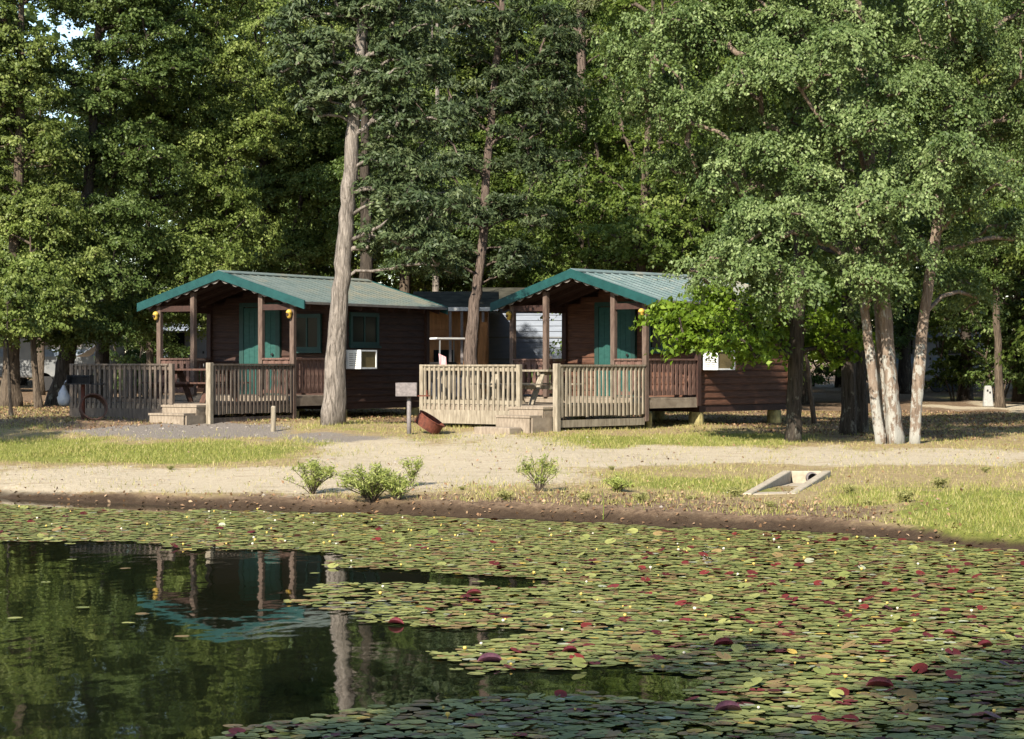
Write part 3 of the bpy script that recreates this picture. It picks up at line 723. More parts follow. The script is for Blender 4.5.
# ------------------------------------------------------------------ things on the bank
def grill(px, py, label, mbox, mpost, h, open_front, bw=.5, bd=.38, bh=.26, yaw=0):
    p = gpix(px, py); root = empty('pedestal_grill', p, yaw); tag(root, label, 'grill')
    MB().tube([(0,0,-.2),(0,0,h)], .045, 10).build('post', M[mpost], root, smooth=True)
    mb = MB(); x0, x1 = -bw*.62, bw*.38
    mb.box((x0,-bd/2,h),(x1,bd/2,h+.02)); mb.box((x0,-bd/2,h+.021),(x0+.015,bd/2,h+bh)); mb.box((x1-.015,-bd/2,h+.021),(x1,bd/2,h+bh))
    mb.box((x0+.016,bd/2-.015,h+.021),(x1-.016,bd/2,h+bh))
    if not open_front: mb.box((x0+.016,-bd/2,h+.021),(x1-.016,-bd/2+.015,h+bh-.01))
    mb.build('firebox', M[mbox], root)
    mb = MB()
    for i in range(9): mb.beam((x0+.05+i*(bw-.1)/8, -bd/2+.02, h+bh*.82), (x0+.05+i*(bw-.1)/8, bd/2-.02, h+bh*.82), .012, .012)
    mb.build('grate', M['black'], root)
    mb = MB(); mb.box((x1+.002,-bd*.35,h-.005),(x1+.26,bd*.35,h+.018)); mb.beam((x1+.20,-.1,h+.1),(x1+.20,.1,h+.1),.03,.03); mb.beam((x1+.20,-.1,h+.02),(x1+.20,-.1,h+.12),.02,.02); mb.beam((x1+.20,.1,h+.02),(x1+.20,.1,h+.12),.02,.02)
    mb.build('side_shelf', M['rust' if mbox == 'iron' else 'black'], root)
    return root
g2 = grill(409, 434, 'grey box grill on a post beside the rusty tipped fire ring', 'iron', 'iron', .76, False, .42, .34, .27)
g1 = grill(83, 419, 'black flat grill on a rusty post before the shaded deck', 'black', 'rust', .74, True, .50, .42, .2)
def ring_mb(r, h):
    return MB().lathe([(r,-h/2),(r+.012,-h/2),(r+.012,h/2),(r+.03,h/2),(r+.03,h/2+.02),(r,h/2+.02),(r,-h/2)], 28)
p = gpix(434, 434); o = ring_mb(.27, .22).build('fire_ring', M['rust'], None, at(429, 423.5, p.y), smooth=False)
o.rotation_euler = (R(6), R(33), 0); tag(o, 'rusty red steel fire ring tipped up against the grey grill post', 'fire ring')
p = gpix(90, 420); o = ring_mb(.27, .18).build('fire_ring', M['dark_rust'], None, (p.x+.03, p.y+.15, p.z+.25)); o.rotation_euler = (R(70), 0, R(25))
tag(o, 'dark fire ring standing on edge behind the black flat grill', 'fire ring')
# bag on the grill
p = g1.location; mb = MB(); c = Vector((p.x-.42, p.y+.05, 0))
mb.lathe([(.001,.28),(.09,.29),(.13,.36),(.13,.46),(.10,.56),(.05,.66),(.02,.72)], 12, (c.x, c.y, p.z)); mb.tube([(c.x, c.y, p.z+.71), (c.x+.04, c.y, p.z+.80), (p.x-.30, p.y, p.z+.86)], .012, 5)
for i, vtx in enumerate(mb.v): vtx.x += .02*math.sin(i*2.3); vtx.y += .02*math.cos(i*1.7)
tag(mb.build('plastic_bag', mnoise_mat('white_plastic_shaded', (.28,.28,.29), (.40,.40,.40), (3,3,3), 4, .4, .1), smooth=True), 'white plastic bag hanging from the side of the black grill', 'bag')  # white toned down, the shade it hangs in put into the colour
p = gpix(273, 432); mb = MB(); mb.tube([(p.x,p.y,p.z-.2),(p.x+.01,p.y,p.z+.5),(p.x+.012,p.y,p.z+.53)], [.052,.05,.036], 10)
tag(mb.build('stub_post', M['rail_pale']), 'short pale wooden post standing in the grass before the steps', 'post')
# culvert outlet
root = empty('culvert_outlet', gpix(795, 484)); tag(root, 'pale concrete culvert outlet with two sloping wing walls in the bank', 'culvert')
b = Vector(root.location)
z0c, z1c = zgs(CV0[0]-.6, CV0[1]), zgs(CV1[0]-.6, CV1[1]); hw = .31
lo = [Vector((CV0[0]+k*hw, CV0[1]-.12, z0c)) for k in (-1, 1)]; hi = [Vector((CV1[0]+k*hw, CV1[1], z1c)) for k in (-1, 1)]
for P0, P1 in ((hi[0], lo[0]), (hi[1], lo[1])):
    a0, a1 = P0+Vector((0,0,.09)), P1+Vector((0,0,.01)); s_ = Vector((.065,0,0)); dn = Vector((0,0,-.5))
    MB().add([x-b for x in (a0-s_, a0+s_, a1+s_, a1-s_, a0-s_+dn, a0+s_+dn, a1+s_+dn, a1-s_+dn)], [(0,1,2,3),(7,6,5,4),(0,4,5,1),(1,5,6,2),(2,6,7,3),(3,7,4,0)]).build('wing_wall', M['concrete'], root, bevel=.012)
s_ = Vector((.078,0,0)); i0, i1 = hi[0]-b+s_+Vector((0,-.02,.08)), hi[1]-b-s_+Vector((0,-.02,.08))
MB().prism([i0, i1, i1+Vector((0,0,-.5)), i0+Vector((0,0,-.5))], (0,.14,0)).build('headwall', M['concrete'], root, bevel=.01)
mid = (i0*.36+i1*.64)+Vector((0,0,-.10))
MB().lathe([(.075,-.02),(.09,-.02),(.09,.16),(.075,.16),(.075,-.02)], 16).xf(Matrix.Translation(mid+Vector((0,-.03,0))) @ Matrix.Rotation(R(90), 4, 'X')).build('pipe', M['iron'], root)
MB().lathe([(.001,0),(.074,0)], 16).xf(Matrix.Translation(mid+Vector((0,-.06,0))) @ Matrix.Rotation(R(90), 4, 'X')).build('pipe_dark_disc', M['black'], root)  # flat black disc standing for the darkness inside the pipe
q0, q1, q2, q3 = lo[0]-b+s_+Vector((0,0,.0)), lo[1]-b-s_+Vector((0,0,.0)), hi[1]-b-s_+Vector((0,-.025,-.10)), hi[0]-b+s_+Vector((0,-.025,-.10))
MB().prism([q0, q1, q2, q3], (0,0,-.2)).build('apron', M['concrete'], root)

# ------------------------------------------------------------------ far buildings and vehicles
M['far_grey'] = mnoise_mat('pale_grey_siding', (.17,.195,.235), (.23,.255,.295), (1,1,4), 2, .7, .1)
M['far_roof'] = mnoise_mat('dark_shingles', (.028,.027,.020), (.075,.07,.052), (1,1,1), 2.5, .95, .3, .02)
M['orange_wood'] = mnoise_mat('orange_pine_boards', (.17,.075,.025), (.30,.135,.045), (6,1,1), 2, .7, .1)
M['camper'] = mnoise_mat('camper_skin', (.12,.125,.125), (.18,.18,.175), (1,1,1), 2, .4, .02)
def house(D, x0, x1, ytop, yeave, depth, wallm, roofm, label, name='house'):
    a = onground(x0, D); b_ = onground(x1, D); zb = min(a.z, b_.z)-.2; w_ = b_.x-a.x
    ze = at(0, yeave, D).z; zr = at(0, ytop, D+depth/2).z
    root = empty(name, (a.x, D, zb)); tag(root, label, 'building')
    mb = MB(); k = int((ze-zb)/.2)
    mb.box((.03,.03,0),(w_-.03,depth-.03,ze-zb))
    for i in range(k): mb.prism([(0,.0,i*.2),(0,-.03,i*.2),(0,.0,i*.2+.195)], (w_,0,0))
    mb.build('wall', wallm, root)
    mb = MB(); h = ze-zb; rr = zr-zb
    mb.prism([(-.35,-.5,h-.05),(-.35,depth/2,rr),(-.35,depth+.5,h-.05),(-.35,depth+.5,h+.03),(-.35,depth/2,rr+.09),(-.35,-.5,h+.03)], (w_+.7,0,0))
    rf = mb.build('roof', roofm, root)
    MB().box((-.35,-.53,h-.08),(w_+.35,-.502,h+.05)).build('fascia', M['white_metal'], rf)
    return root, w_, h
hs, w_, h = house(73, 420, 488, 294, 309, 6, M['orange_wood'], M['far_roof'], 'orange timber building with dark shingle roof between the two cabins')
for f in (.45, .62, .78, .93): MB().beam((w_*f,-.45,0),(w_*f,-.45,h-.1),.09,.09,up=(0,1,0)).build('veranda_post', M['iron'], hs)
MB().box((w_*.2,-.06,1.1),(w_*.5,-.031,1.9)).build('window', M['glass'], hs)
hg, w_, h = house(79, 486, 592, 290, 301, 7, M['far_grey'], M['far_roof'], 'pale grey sided building seen past the porch of the second cabin')
mb = MB()
for z in (.62, 1.55, 2.35): mb.box((0,-.05,z),(w_,-.033,z+.05))
mb.build('siding_band', M['camper'], hg)
MB().box((0,-.12,1.18),(w_,-.051,1.32)).build('ledge', M['camper'], hg)
MB().box((.15,-.06,.2),(1.0,-.035,1.15)).build('crawl_door', M['black'], hg)
MB().beam(Vector(at(484,322,71.5)), Vector(onground(478,71.5)), .25, .06).build('leaning_board', M['orange_wood'])
tag(bpy.data.objects['leaning_board'], 'orange board leaning upright behind the second pine trunk', 'board')
# golf cart
p = onground(447, 65); root = empty('golf_cart', p, R(20)); tag(root, 'golf cart with white flat roof parked behind the cabins', 'golf cart')
MB().prism([(-.6,-1.1,.25),(-.6,-1.15,.7),(-.6,-.8,.85),(-.6,-.45,.45),(-.6,.2,.45),(-.6,.3,.75),(-.6,1.0,.75),(-.6,1.1,.3)], (1.2,0,0)).build('body', mnoise_mat('navy_paint', (.012,.014,.022), (.03,.032,.045), (2,2,2), 3, .35, 0), root, bevel=.03)
MB().prism([(-.66,-.95,1.98),(-.62,-.98,2.03),(.62,-.98,2.03),(.66,-.95,1.98)], (0,2.0,0)).build('roof', M['white_metal'], root)
for x in (-.52,.52):
    for y, yb in ((-.9,-.85),(.9,.95)): MB().beam((x,yb,.7),(x,y,1.98),.035,.035).build('roof_post', M['camper'], root)
MB().box((-.5,.1,.76),(.5,.55,.9)).build('seat', M['black'], root, bevel=.03); MB().box((-.5,.55,.85),(.5,.65,1.3)).build('backrest', M['black'], root, bevel=.03)
for x in (-.52,.52):
    for y in (-.8,.75):
        wh = MB().lathe([(.12,-.07),(.22,-.08),(.24,-.05),(.24,.05),(.22,.08),(.12,.07)], 18).xf(Matrix.Translation((x,y,.24)) @ Matrix.Rotation(R(90),4,'Y')).build('wheel', M['black'], root)
        MB().lathe([(.001,-.06),(.12,-.06),(.12,.06),(.001,.06)], 14).xf(Matrix.Translation((x,y,.24)) @ Matrix.Rotation(R(90),4,'Y')).build('rim', M['camper'], wh)
MB().lathe([(.15,-.012),(.17,0),(.15,.012),(.13,0),(.15,-.012)], 16).xf(Matrix.Translation((-.25,-.35,1.05)) @ Matrix.Rotation(R(-55),4,'X')).build('steering_wheel', M['black'], root)
mb = MB()
for i in range(5): mb.prism([(-.60+.045*i,-1.03,1.55-.02*i),(-.56+.045*i,-1.05,1.53-.02*i),(-.50+.045*i,-1.03,1.0-.03*i),(-.54+.045*i,-1.05,1.02-.03*i)], (0,.01,0))
mb.build('flag', mnoise_mat('striped_flag', (.5,.08,.10), (.62,.5,.5), (18,1,1), 2, .8, 0), root)
def camper(D, x0, x1, ytop, label, yaw=0, depth=2.4):
    a = onground(x0, D); b_ = onground(x1, D); w_ = b_.x-a.x; H = at(0, ytop, D).z-a.z
    root = empty('camper_trailer', a, yaw); tag(root, label, 'camper')
    MB().prism([(.25,0,.5),(w_,0,.5),(w_,0,H-.2),(w_-.2,0,H),(.4,0,H),(0,0,H-.7),(0,0,.9)], (0,depth,0)).build('body', M['camper'], root, bevel=.05)
    MB().box((.1,-.012,1.25),(w_-.05,.0,1.5)).build('stripe', mnoise_mat('camper_stripe', (.10,.13,.17), (.16,.2,.25)), root)
    for f, g_ in ((.10,.32),(.55,.80)):
        fr = MB().box((w_*f,-.025,1.6),(w_*g_,-.001,2.3)).build('window', M['iron'], root); MB().box((w_*f+.05,-.032,1.65),(w_*g_-.05,-.026,2.25)).build('pane', M['glass'], fr)
    dr = MB().box((w_*.38,-.03,.6),(w_*.5,-.001,2.4)).build('door', M['camper'], root); MB().box((w_*.47,-.055,1.4),(w_*.485,-.031,1.5)).build('door_handle', M['black'], dr)
    for f in (.55,.68):
        wh = MB().lathe([(.001,-.1),(.33,-.1),(.35,-.06),(.35,.06),(.33,.1),(.001,.1)], 20).xf(Matrix.Translation((w_*f,.1,.35)) @ Matrix.Rotation(R(90),4,'X')).build('wheel', M['black'], root)
    MB().prism([(w_*.05,-1.6,2.35),(w_*.05,-.02,2.62),(w_*.05,-.02,2.58),(w_*.05,-1.6,2.31)], (w_*.45,0,0)).build('awning', M['far_grey'], root)
camper(76, -40, 112, 318, 'pale camper trailer half hidden behind the left trunks')
camper(92, 880, 985, 326, 'pale camper trailer far behind the three stemmed maple')
camper(88, 150, 262, 322, 'pale camper trailer seen through the porch of the mossy roofed cabin')
# hammock
a, b_ = at(69, 352, 62), at(97, 344, 61.5); pts = [a.lerp(b_, i/10)-Vector((0,0,.22*math.sin(math.pi*i/10))) for i in range(11)]
mb = MB()
for i in range(10): mb.beam(pts[i], pts[i+1], .5*math.sin(math.pi*(i+.5)/10)+.05, .03)
tag(mb.build('hammock', M['white_metal']), 'white hammock slung between two trunks beyond the left deck', 'hammock')
# utility post
p = onground(988, 68); root = empty('utility_post', p); tag(root, 'short white utility post at the edge of the right bushes', 'post')
MB().prism([(-.16,-.09,0),(.16,-.09,0),(.12,-.09,.55),(.09,-.09,.66),(-.09,-.09,.66),(-.12,-.09,.55)], (0,.18,0)).build('body', M['off_white'], root, bevel=.02)
mb = MB(); mb.box((-.06,-.105,.48),(-.01,-.091,.54)); mb.box((.02,-.105,.42),(.07,-.091,.48)); mb.build('outlet', M['black'], root)
# ------------------------------------------------------------------ the trees one can point to
# pale leaning pine before the first cabin
D = 45.5; b = onground(331, D)
tp, tr_ = pixtrunk(D, [(331,424,24),(335.5,360,20.5),(339.5,300,17),(344,255,16.5),(347,205,15),(351,160,14),(355,100,12),(361,40,10.5),(366,0,9.5),(374,-100,8),(380,-220,4)]); tp[0] = b
tA = grow('pine_tree', b, [(tp, tr_)], pixlobes(D, [(315,35,42,32),(330,95,34,24),(392,30,55,34),(395,85,55,28),(425,125,46,24),(400,165,40,22),(385,190,24,14),(418,205,42,22),(405,245,44,24),(440,258,26,20),(300,70,26,22),
      (370,-40,90,50),(380,-120,80,50),(385,-190,50,40)], 1.0), M['bark_grey'], M['needle'], 101, dens=3.1, spray=.42, nper=190, ll=.13, lw=.045, droop=.2, flat=.7, twigs=9, limb_k=.008, inner=.35, upw=.5,
      label='tall pine with pale bare leaning trunk before the mossy roofed cabin', rmax=.07, flare=1.08)
mb = MB()
for pts, rr in (([(354,214,0),(362,208,-.2),(377,201,-.5)], [.045,.035,.012]), ([(352,240,0),(366,233,-.3),(381,226,-.5),(388,219,-.6)], [.05,.04,.03,.01]), ([(366,233,-.3),(376,236,-.5)], [.025,.008])):
    mb.tube([Vector(at(x, y, D+d))-b for x, y, d in pts], rr, 7)
mb.build('dead_branch', M['bark_grey'], tA, smooth=True)
# second pine behind the cabins
D = 57; b = onground(470, D)
tp, tr_ = pixtrunk(D, [(469,412,14),(470,355,13),(475,300,11),(480,262,9),(482.5,246,9),(486.5,180,8),(493,100,7.5),(497,60,7),(503,0,6),(515,-120,3)]); tp[0] = b
grow('pine_tree', b, [(tp, tr_)], pixlobes(D, [(460,30,60,34),(535,40,42,36),(445,105,44,28),(520,115,40,26),(540,165,34,20),(455,165,36,24),(450,215,40,24),(520,215,32,18),(445,262,34,16),(505,262,36,16),(530,90,40,30),(500,-60,80,50),(510,-130,50,50)]),
     M['bark_pine'], M['needle'], 102, dens=2.2, spray=.50, nper=150, ll=.15, lw=.05, droop=.25, flat=.6, twigs=9, limb_k=.007, upw=.5, label='slender pine with reddish trunk rising between the two cabins', rmax=.05)
# three stemmed maple
D = 41; b = onground(893, D)
T1 = pixtrunk(D, [(881,436,11),(875,400,9.5),(870,353,10),(866,322,9),(859,255,8),(845,190,6),(828,120,4)])
T2 = pixtrunk(D, [(896,438,19),(892,405,14.5),(889,366,13),(885,314,14),(880,263,13),(872,200,11),(868,130,9),(862,40,7),(850,-80,5),(845,-180,2)])
T3 = pixtrunk(D, [(914,436,11),(917,400,11),(919,371,12),(924,314,10.5),(932,263,11),(940,200,10),(944,140,8),(950,60,6),(955,-50,4),(957,-150,2)])
T4 = pixtrunk(D+.3, [(888,436,12),(880,330,9),(877,275,8),(872,200,6),(850,110,4)])
for T_ in (T1, T2, T3, T4): T_[0][0].z = zgs(T_[0][0].x, T_[0][0].y)
grow('maple_tree', b, [T1, T2, T3, T4], pixlobes(D, [(672,55,62,44),(735,30,60,40),(650,120,42,36,1),(705,125,62,40),(770,95,62,42,-1),(820,45,60,40),(690,190,46,30,1.5),(755,175,60,34,-1),(815,155,50,36,-1),(775,235,46,28,-2),(770,288,44,32,-2.5),
      (735,262,34,22,-1.5),(832,225,40,26,-1),(885,50,56,40,1),(900,178,42,22,-1.5),(925,110,44,34,-1),(965,70,48,40),(1005,130,44,40),(985,190,46,28,-1),(1035,60,50,60),(940,240,34,18,1),(1010,240,36,24,1.5),(862,285,22,22,-1),
      (955,300,26,22,2),(726,272,36,24,-2),(888,215,34,24,-2),(872,120,36,26,-1.5),(945,165,30,24,-2),(860,60,40,30,-2),(945,30,40,30,-1.5),(905,255,22,16,-1),(700,-50,80,55),(800,-60,90,55),(900,-60,90,55),(990,-60,80,55),(800,-150,110,60),(930,-150,100,60),(860,-230,100,50)], .95), M['bark_maple'], M['leaf_maple'], 103, dens=1.75, spray=.56, nper=460, ll=.070, lw=.044, top=.45,
      droop=.6, flat=.75, twigs=9, limb_k=.011, inner=.12, upw=.45, label='big maple with three pale lichened stems from one base', rmax=.055, flare=1.0)
# dark oak under it with lime leaves
D = 42; b = onground(793, D)
T1 = pixtrunk(D, [(792,440,15.5),(794,400,15),(796,350,14.5),(798,300,14),(800,240,11),(806,150,7),(812,60,4)]); T1[0][0] = b
grow('oak_tree', b, [T1], pixlobes(D, [(712,328,52,26,-.5),(672,318,24,17,.5),(745,345,38,20,-1),(700,300,40,18,1),(790,330,44,20,.5),(835,345,32,18,1),(800,300,50,26,1.5),(690,345,22,12,0)]), M['bark_dark'], M['leaf_lime'], 104, dens=2.8, spray=.45, nper=90, ll=.12, lw=.07,
      droop=.3, twigs=7, limb_k=.010, label='dark trunked oak with low lime green branches over the second cabin', rmax=.07, flare=1.12)
D = 44; b = onground(849, D)
Ta = pixtrunk(D, [(849,434,16),(849,400,14),(850,350,13),(846,280,10),(842,180,6),(838,80,3)]); Ta[0][0] = b
grow('oak_tree', b, [Ta], pixlobes(D, [(850,318,30,20,.5),(835,255,40,26,1.5),(860,200,40,40,2),(830,120,50,40,2),(842,20,50,40,2)]), M['bark_dark'], M['leaf_forest'], 105, dens=1.6, spray=.5, nper=100, label='dark trunked tree close behind the left stem of the maple', rmax=.06, flare=1.1)
D = 45; b = onground(862, D)
Ta = pixtrunk(D, [(861,430,12),(861,380,11),(862,320,10),(866,220,8),(872,100,5)]); Ta[0][0] = b
grow('oak_tree', b, [Ta], pixlobes(D, [(880,290,36,22,2),(900,220,40,30,3),(880,120,50,40,3),(890,10,60,50,3)]), M['bark_dark'], M['leaf_forest'], 106, dens=1.4, spray=.55, nper=100, label='slim dark tree between the dark trunk and the maple stems', rmax=.05, flare=1.1)
D = 50; b = onground(812, D); Ta = pixtrunk(D, [(815,418,5),(811,395,5),(808,365,4),(804,340,3.5),(806,300,2)]); Ta[0][0] = onground(815, D)
grow('sapling', onground(815, D), [Ta], pixlobes(D, [(806,318,22,20),(812,285,20,18)]), M['bark_mid'], M['leaf_bright'], 107, dens=2, spray=.4, nper=80, label='thin crooked pale sapling right of the oak trunk', cat='sapling', flare=1.1)
# lime tree behind the second cabin
D = 58; b = onground(640, D); Ta = pixtrunk(D, [(640,410,12),(640,300,10),(644,200,8),(650,90,5),(655,-30,3)]); Ta[0][0] = b
grow('lime_tree', b, [Ta], pixlobes(D, [(640,240,56,26,-1),(665,205,50,26),(610,205,40,24,0),(590,240,40,20,1),(690,255,50,22),(610,160,44,30,1),(590,120,36,28,1),(560,215,30,18,1),(660,150,50,34,1),(575,262,34,14,0),(640,80,50,40,2),(720,270,40,30,1),(650,10,50,40,2)]),
     M['bark_mid'], M['leaf_bright'], 108, dens=1.7, spray=.6, nper=190, ll=.10, lw=.062, label='bright green broadleaf tree behind the roof of the second cabin', rmax=.07)
# reddish pine at the top with a gap of sky
D = 68; b = onground(585, D); Ta = pixtrunk(D, [(585,405,13),(584,250,11),(582,100,10),(581,20,9),(580,-100,7),(579,-180,3)]); Ta[0][0] = b
grow('pine_tree', b, [Ta], pixlobes(D, [(600,95,26,16),(612,45,24,16),(560,110,24,14),(605,5,28,16),(556,30,12,12),(600,-70,50,30),(560,-120,50,30)]), M['bark_pine'], M['needle_dry'], 109, dens=1.6, spray=.5, nper=150, ll=.17, lw=.035, droop=.1, flat=.8, twigs=9, upw=.3,
     label='tall olive pine against the small patch of sky at top centre', rmax=.06)
# left group
def left(px, D, w0, lean, lobes, leaf, bark, seed, label, dens=2.3, th=1, **k):
    b = onground(px, D); g_ = HY+(CAMZ-b.z)/D*F
    T_ = pixtrunk(D, [(px, g_, w0), (px+lean*.25, g_-50*th, w0*.82), (px+lean*.6, g_-140*th, w0*.7), (px+lean, g_-260*th, w0*.5), (px+lean*1.2, g_-400*th, w0*.3), (px+lean*1.3, g_-540*th, w0*.12)])
    return grow(k.pop('name', 'oak_tree'), b, [T_], pixlobes(D, lobes), bark, leaf, seed, dens=dens, spray=k.pop('spray', .62), nper=k.pop('nper', 300), ll=k.pop('ll', .090), lw=k.pop('lw', .055), label=label, rmax=.09, **k)
left(9, 56, 19, 10, [(15,150,52,34),(-30,200,50,40),(40,215,44,30),(5,285,54,28,-1),(55,300,36,20,-1.5),(-10,325,40,14,-1),(18,86,46,30),(36,48,20,14),(-50,110,60,50),(70,255,36,26),(-40,30,60,50),(5,-10,50,26)], M['leaf_left'], M['bark_mid'], 201, 'broadleaf tree with thick brown trunk at the far left edge')
left(59, 58, 20, 34, [(110,105,50,36),(98,52,26,20),(48,72,22,12),(70,10,30,12),(130,165,46,30),(85,165,40,28),(110,225,48,28,-1),(95,280,44,22,-1.5),(60,330,36,14,-1.5),(150,60,48,34),(100,335,26,14,-1),(140,10,50,30),(120,-15,50,26)], M['leaf_forest'], M['bark_dark'], 202, 'broadleaf tree with dark trunk leaning right by the left deck')
left(100, 60, 17, 12, [(175,130,46,34),(195,200,50,32),(155,255,50,26,-1),(205,270,46,24,-1),(170,308,44,18,-1.5),(120,322,34,15,-1.5),(235,235,40,26),(210,70,52,36),(225,150,40,30),(130,290,30,18,-1),(215,320,38,14),(190,0,60,40),(170,40,40,30),(250,120,40,30),(150,110,36,26)], M['leaf_left'], M['bark_dark'], 203, 'broadleaf tree with dark trunk rising behind the left deck railing')
left(270, 66, 17, -6, [(265,40,56,40),(310,120,46,36),(270,140,46,34),(300,190,40,28),(255,195,36,26),(330,60,46,36),(285,255,40,22),(320,240,34,22),(245,270,30,18),(240,90,40,30),(320,160,40,30),(290,90,40,30)], M['leaf_left'], M['bark_dark'], 204, 'tall broadleaf tree with dark trunk above the ridge of the mossy roof')
left(38, 55, 8.5, -6, [(30,320,34,14,-1),(45,275,30,20,0),(30,240,26,20,.5)], M['leaf_left'], M['bark_mid'], 205, 'slim tree with pale brown stem between the two thick left trunks', name='young_tree', th=.34, flare=1.15)
left(11, 48, 4.5, -3, [(8,325,24,12),(14,295,22,16)], M['leaf_left'], M['bark_dark'], 206, 'thin dark sapling nearest the left picture edge', name='sapling', th=.22, flare=1.1, spray=.4)
left(367, 63, 18, -2, [(365,235,30,22,1),(350,190,36,30,1),(390,160,46,36,2),(365,90,60,50,2),(420,200,40,30,2),(385,60,50,40,2)], M['leaf_forest'], M['bark_dark'], 207, 'tree with broad dark trunk behind the mossy roof, right of the pale pine')
left(434, 86, 9, 3, [(430,255,40,22,0),(400,225,44,26,0),(455,230,40,26),(430,180,60,40)], M['leaf_forest'], M['bark_grey'], 208, 'distant tree with pale trunk above the dark shingle roof', spray=.8)
# right edge bush and trees
def bush(px, D, lobes, leaf, seed, label, name='bush', dens=2.2):
    b = onground(px, D); st = []
    for k in range(4):
        q = [b+Vector((.1*math.cos(k*1.7), .1*math.sin(k*1.7), 0)), b+Vector((.35*math.cos(k*1.7), .35*math.sin(k*1.7), .7)), b+Vector((.6*math.cos(k*1.7+.3), .5*math.sin(k*1.7), 1.5))]
        st.append((q, [.035,.025,.012]))
    return grow(name, b, st, pixlobes(D, lobes), M['bark_mid'], leaf, seed, dens=dens, spray=.45, nper=110, ll=.12, lw=.07, label=label, cat='bush', flare=1.05, rmax=.03)
bush(1000, 73, [(985,330,34,26),(1020,345,34,30),(1005,300,36,24),(1000,372,32,18),(1040,370,36,24),(965,315,24,18)], M['leaf_forest'], 301, 'dense green bush at the right edge behind the white post')
bush(955, 76, [(958,358,24,20),(945,372,16,14),(972,375,18,14),(950,300,30,20),(965,278,30,20),(940,330,18,14)], M['leaf_bright'], 302, 'fresh green bush just right of the right maple stem')
left(1000, 66, 9, -8, [(1000,215,40,26),(985,265,34,22),(1020,160,50,40),(1030,90,50,50),(990,60,50,50)], M['leaf_forest'], M['bark_mid'], 303, 'tree with slim brown trunk above the right edge bush')
left(966, 76, 13, 2, [(965,250,46,26),(935,220,46,30),(990,190,50,40),(950,150,60,50),(960,60,80,60)], M['leaf_forest'], M['bark_dark'], 304, 'tree with dark trunk standing beyond the right road')

# ------------------------------------------------------------------ the forest behind: five kinds of tree, copied
def proto(seed, h, cb, cr, leaf, bark):
    rng = np.random.default_rng(seed); lob = []
    for k in range(15):
        z = cb + (h-cb)*((k+.5)/15); f = (z-cb)/(h-cb); rad = cr*(1-.6*f**2)*(.75 if f < .1 else 1)
        a = k*2.4+rng.random(); rr = rad*.55*rng.random()**.5
        lob.append(((rr*math.cos(a)*1.2, rr*math.sin(a)*1.2, z), (rad*.55*(.8+.4*rng.random()), rad*.55*(.8+.4*rng.random()), (h-cb)/15*1.25)))
    T_ = ([Vector((0,0,0)), Vector((.1,.05,h*.3)), Vector((-.1,.1,h*.65)), Vector((.05,0,h*.97))], [.22,.17,.10,.02])
    return grow('forest_tree', (0,0,0), [T_], lob, bark, leaf, seed, dens=1.05, spray=.85, nper=190, ll=.125, lw=.078, limb_k=.009, rmax=.08)
PR = [proto(401, 19, 2.4, 4.0, M['leaf_forest'], M['bark_dark']), proto(402, 22, 4.5, 3.6, M['leaf_left'], M['bark_mid']),
      proto(403, 17, 1.2, 3.6, M['leaf_bright'], M['bark_dark']), proto(404, 23, 3.5, 3.3, M['leaf_forest'], M['bark_mid'])]
used = [False]*4
rr = random.Random(5)
spots = []
for px, D in [(-90,82),(-150,78),(-60,74),(40,72),(150,70),(210,76),(322,96),(405,92),(470,98),(530,98),(545,92),(640,72),(700,66),(740,74),(800,70),(850,80),(905,88),(1020,74),(1080,64),(1140,58),(1190,68),(590,92),(300,92),(200,98),(100,94),(20,92),(370,98),(450,104),(680,92),(760,96),(840,104),(960,100),(1050,96),(-40,98),(-120,90),(1150,90),(520,110),(620,112)]:
    spots.append((px, D))
DK = {(405,78):0,(545,74):0,(530,86):0,(470,84):3,(640,72):0,(320,74):0,(700,66):2,(740,74):0,(800,70):0}
for q, (px, D) in enumerate(spots):
    k = DK.get((px, D), rr.randrange(4)); o = PR[k] if not used[k] else copy_tree(PR[k]); used[k] = True
    p = onground(px, D); o.location = p-Vector((0,0,.05)); o.rotation_euler.z = rr.uniform(0, 6.28); s = rr.uniform(.88, 1.2); sz = s*rr.uniform(.95,1.1)
    if -70 < px < 215 and D < 99: sz = min(sz, (2.05+(365-66)/F*D-p.z)/[19.6,22.6,17.6,23.6][k]); s = min(s, sz*1.25)
    o.scale = (s*rr.uniform(.95,1.1), s, sz)
    tag(o, 'tall leafy forest tree in the wood far behind the cabins', 'tree', 'forest trees behind the cabins')
# far wood as one mass
rng = np.random.default_rng(77); n = 900
cx = rng.uniform(-62, 62, n); cz = 1.2+24*rng.random(n)**.9; cy = rng.uniform(112, 134, n)
pxs = 512+cx/cy*F; pys = HY-(cz-CAMZ)/cy*F; kk = ~((pxs > 30) & (pxs < 105) & (pys < 75)); cx, cy, cz = cx[kk], cy[kk], cz[kk]; n = len(cx)
v, q, rv = leaves(rng, np.stack([cx, cy, cz], 1), 2.0+1.2*rng.random(n), 90, .55, .34, .3, .5)
mesh_np('far_wood', v, q, rv, M['leaf_forest'])['kind'] = 'stuff'
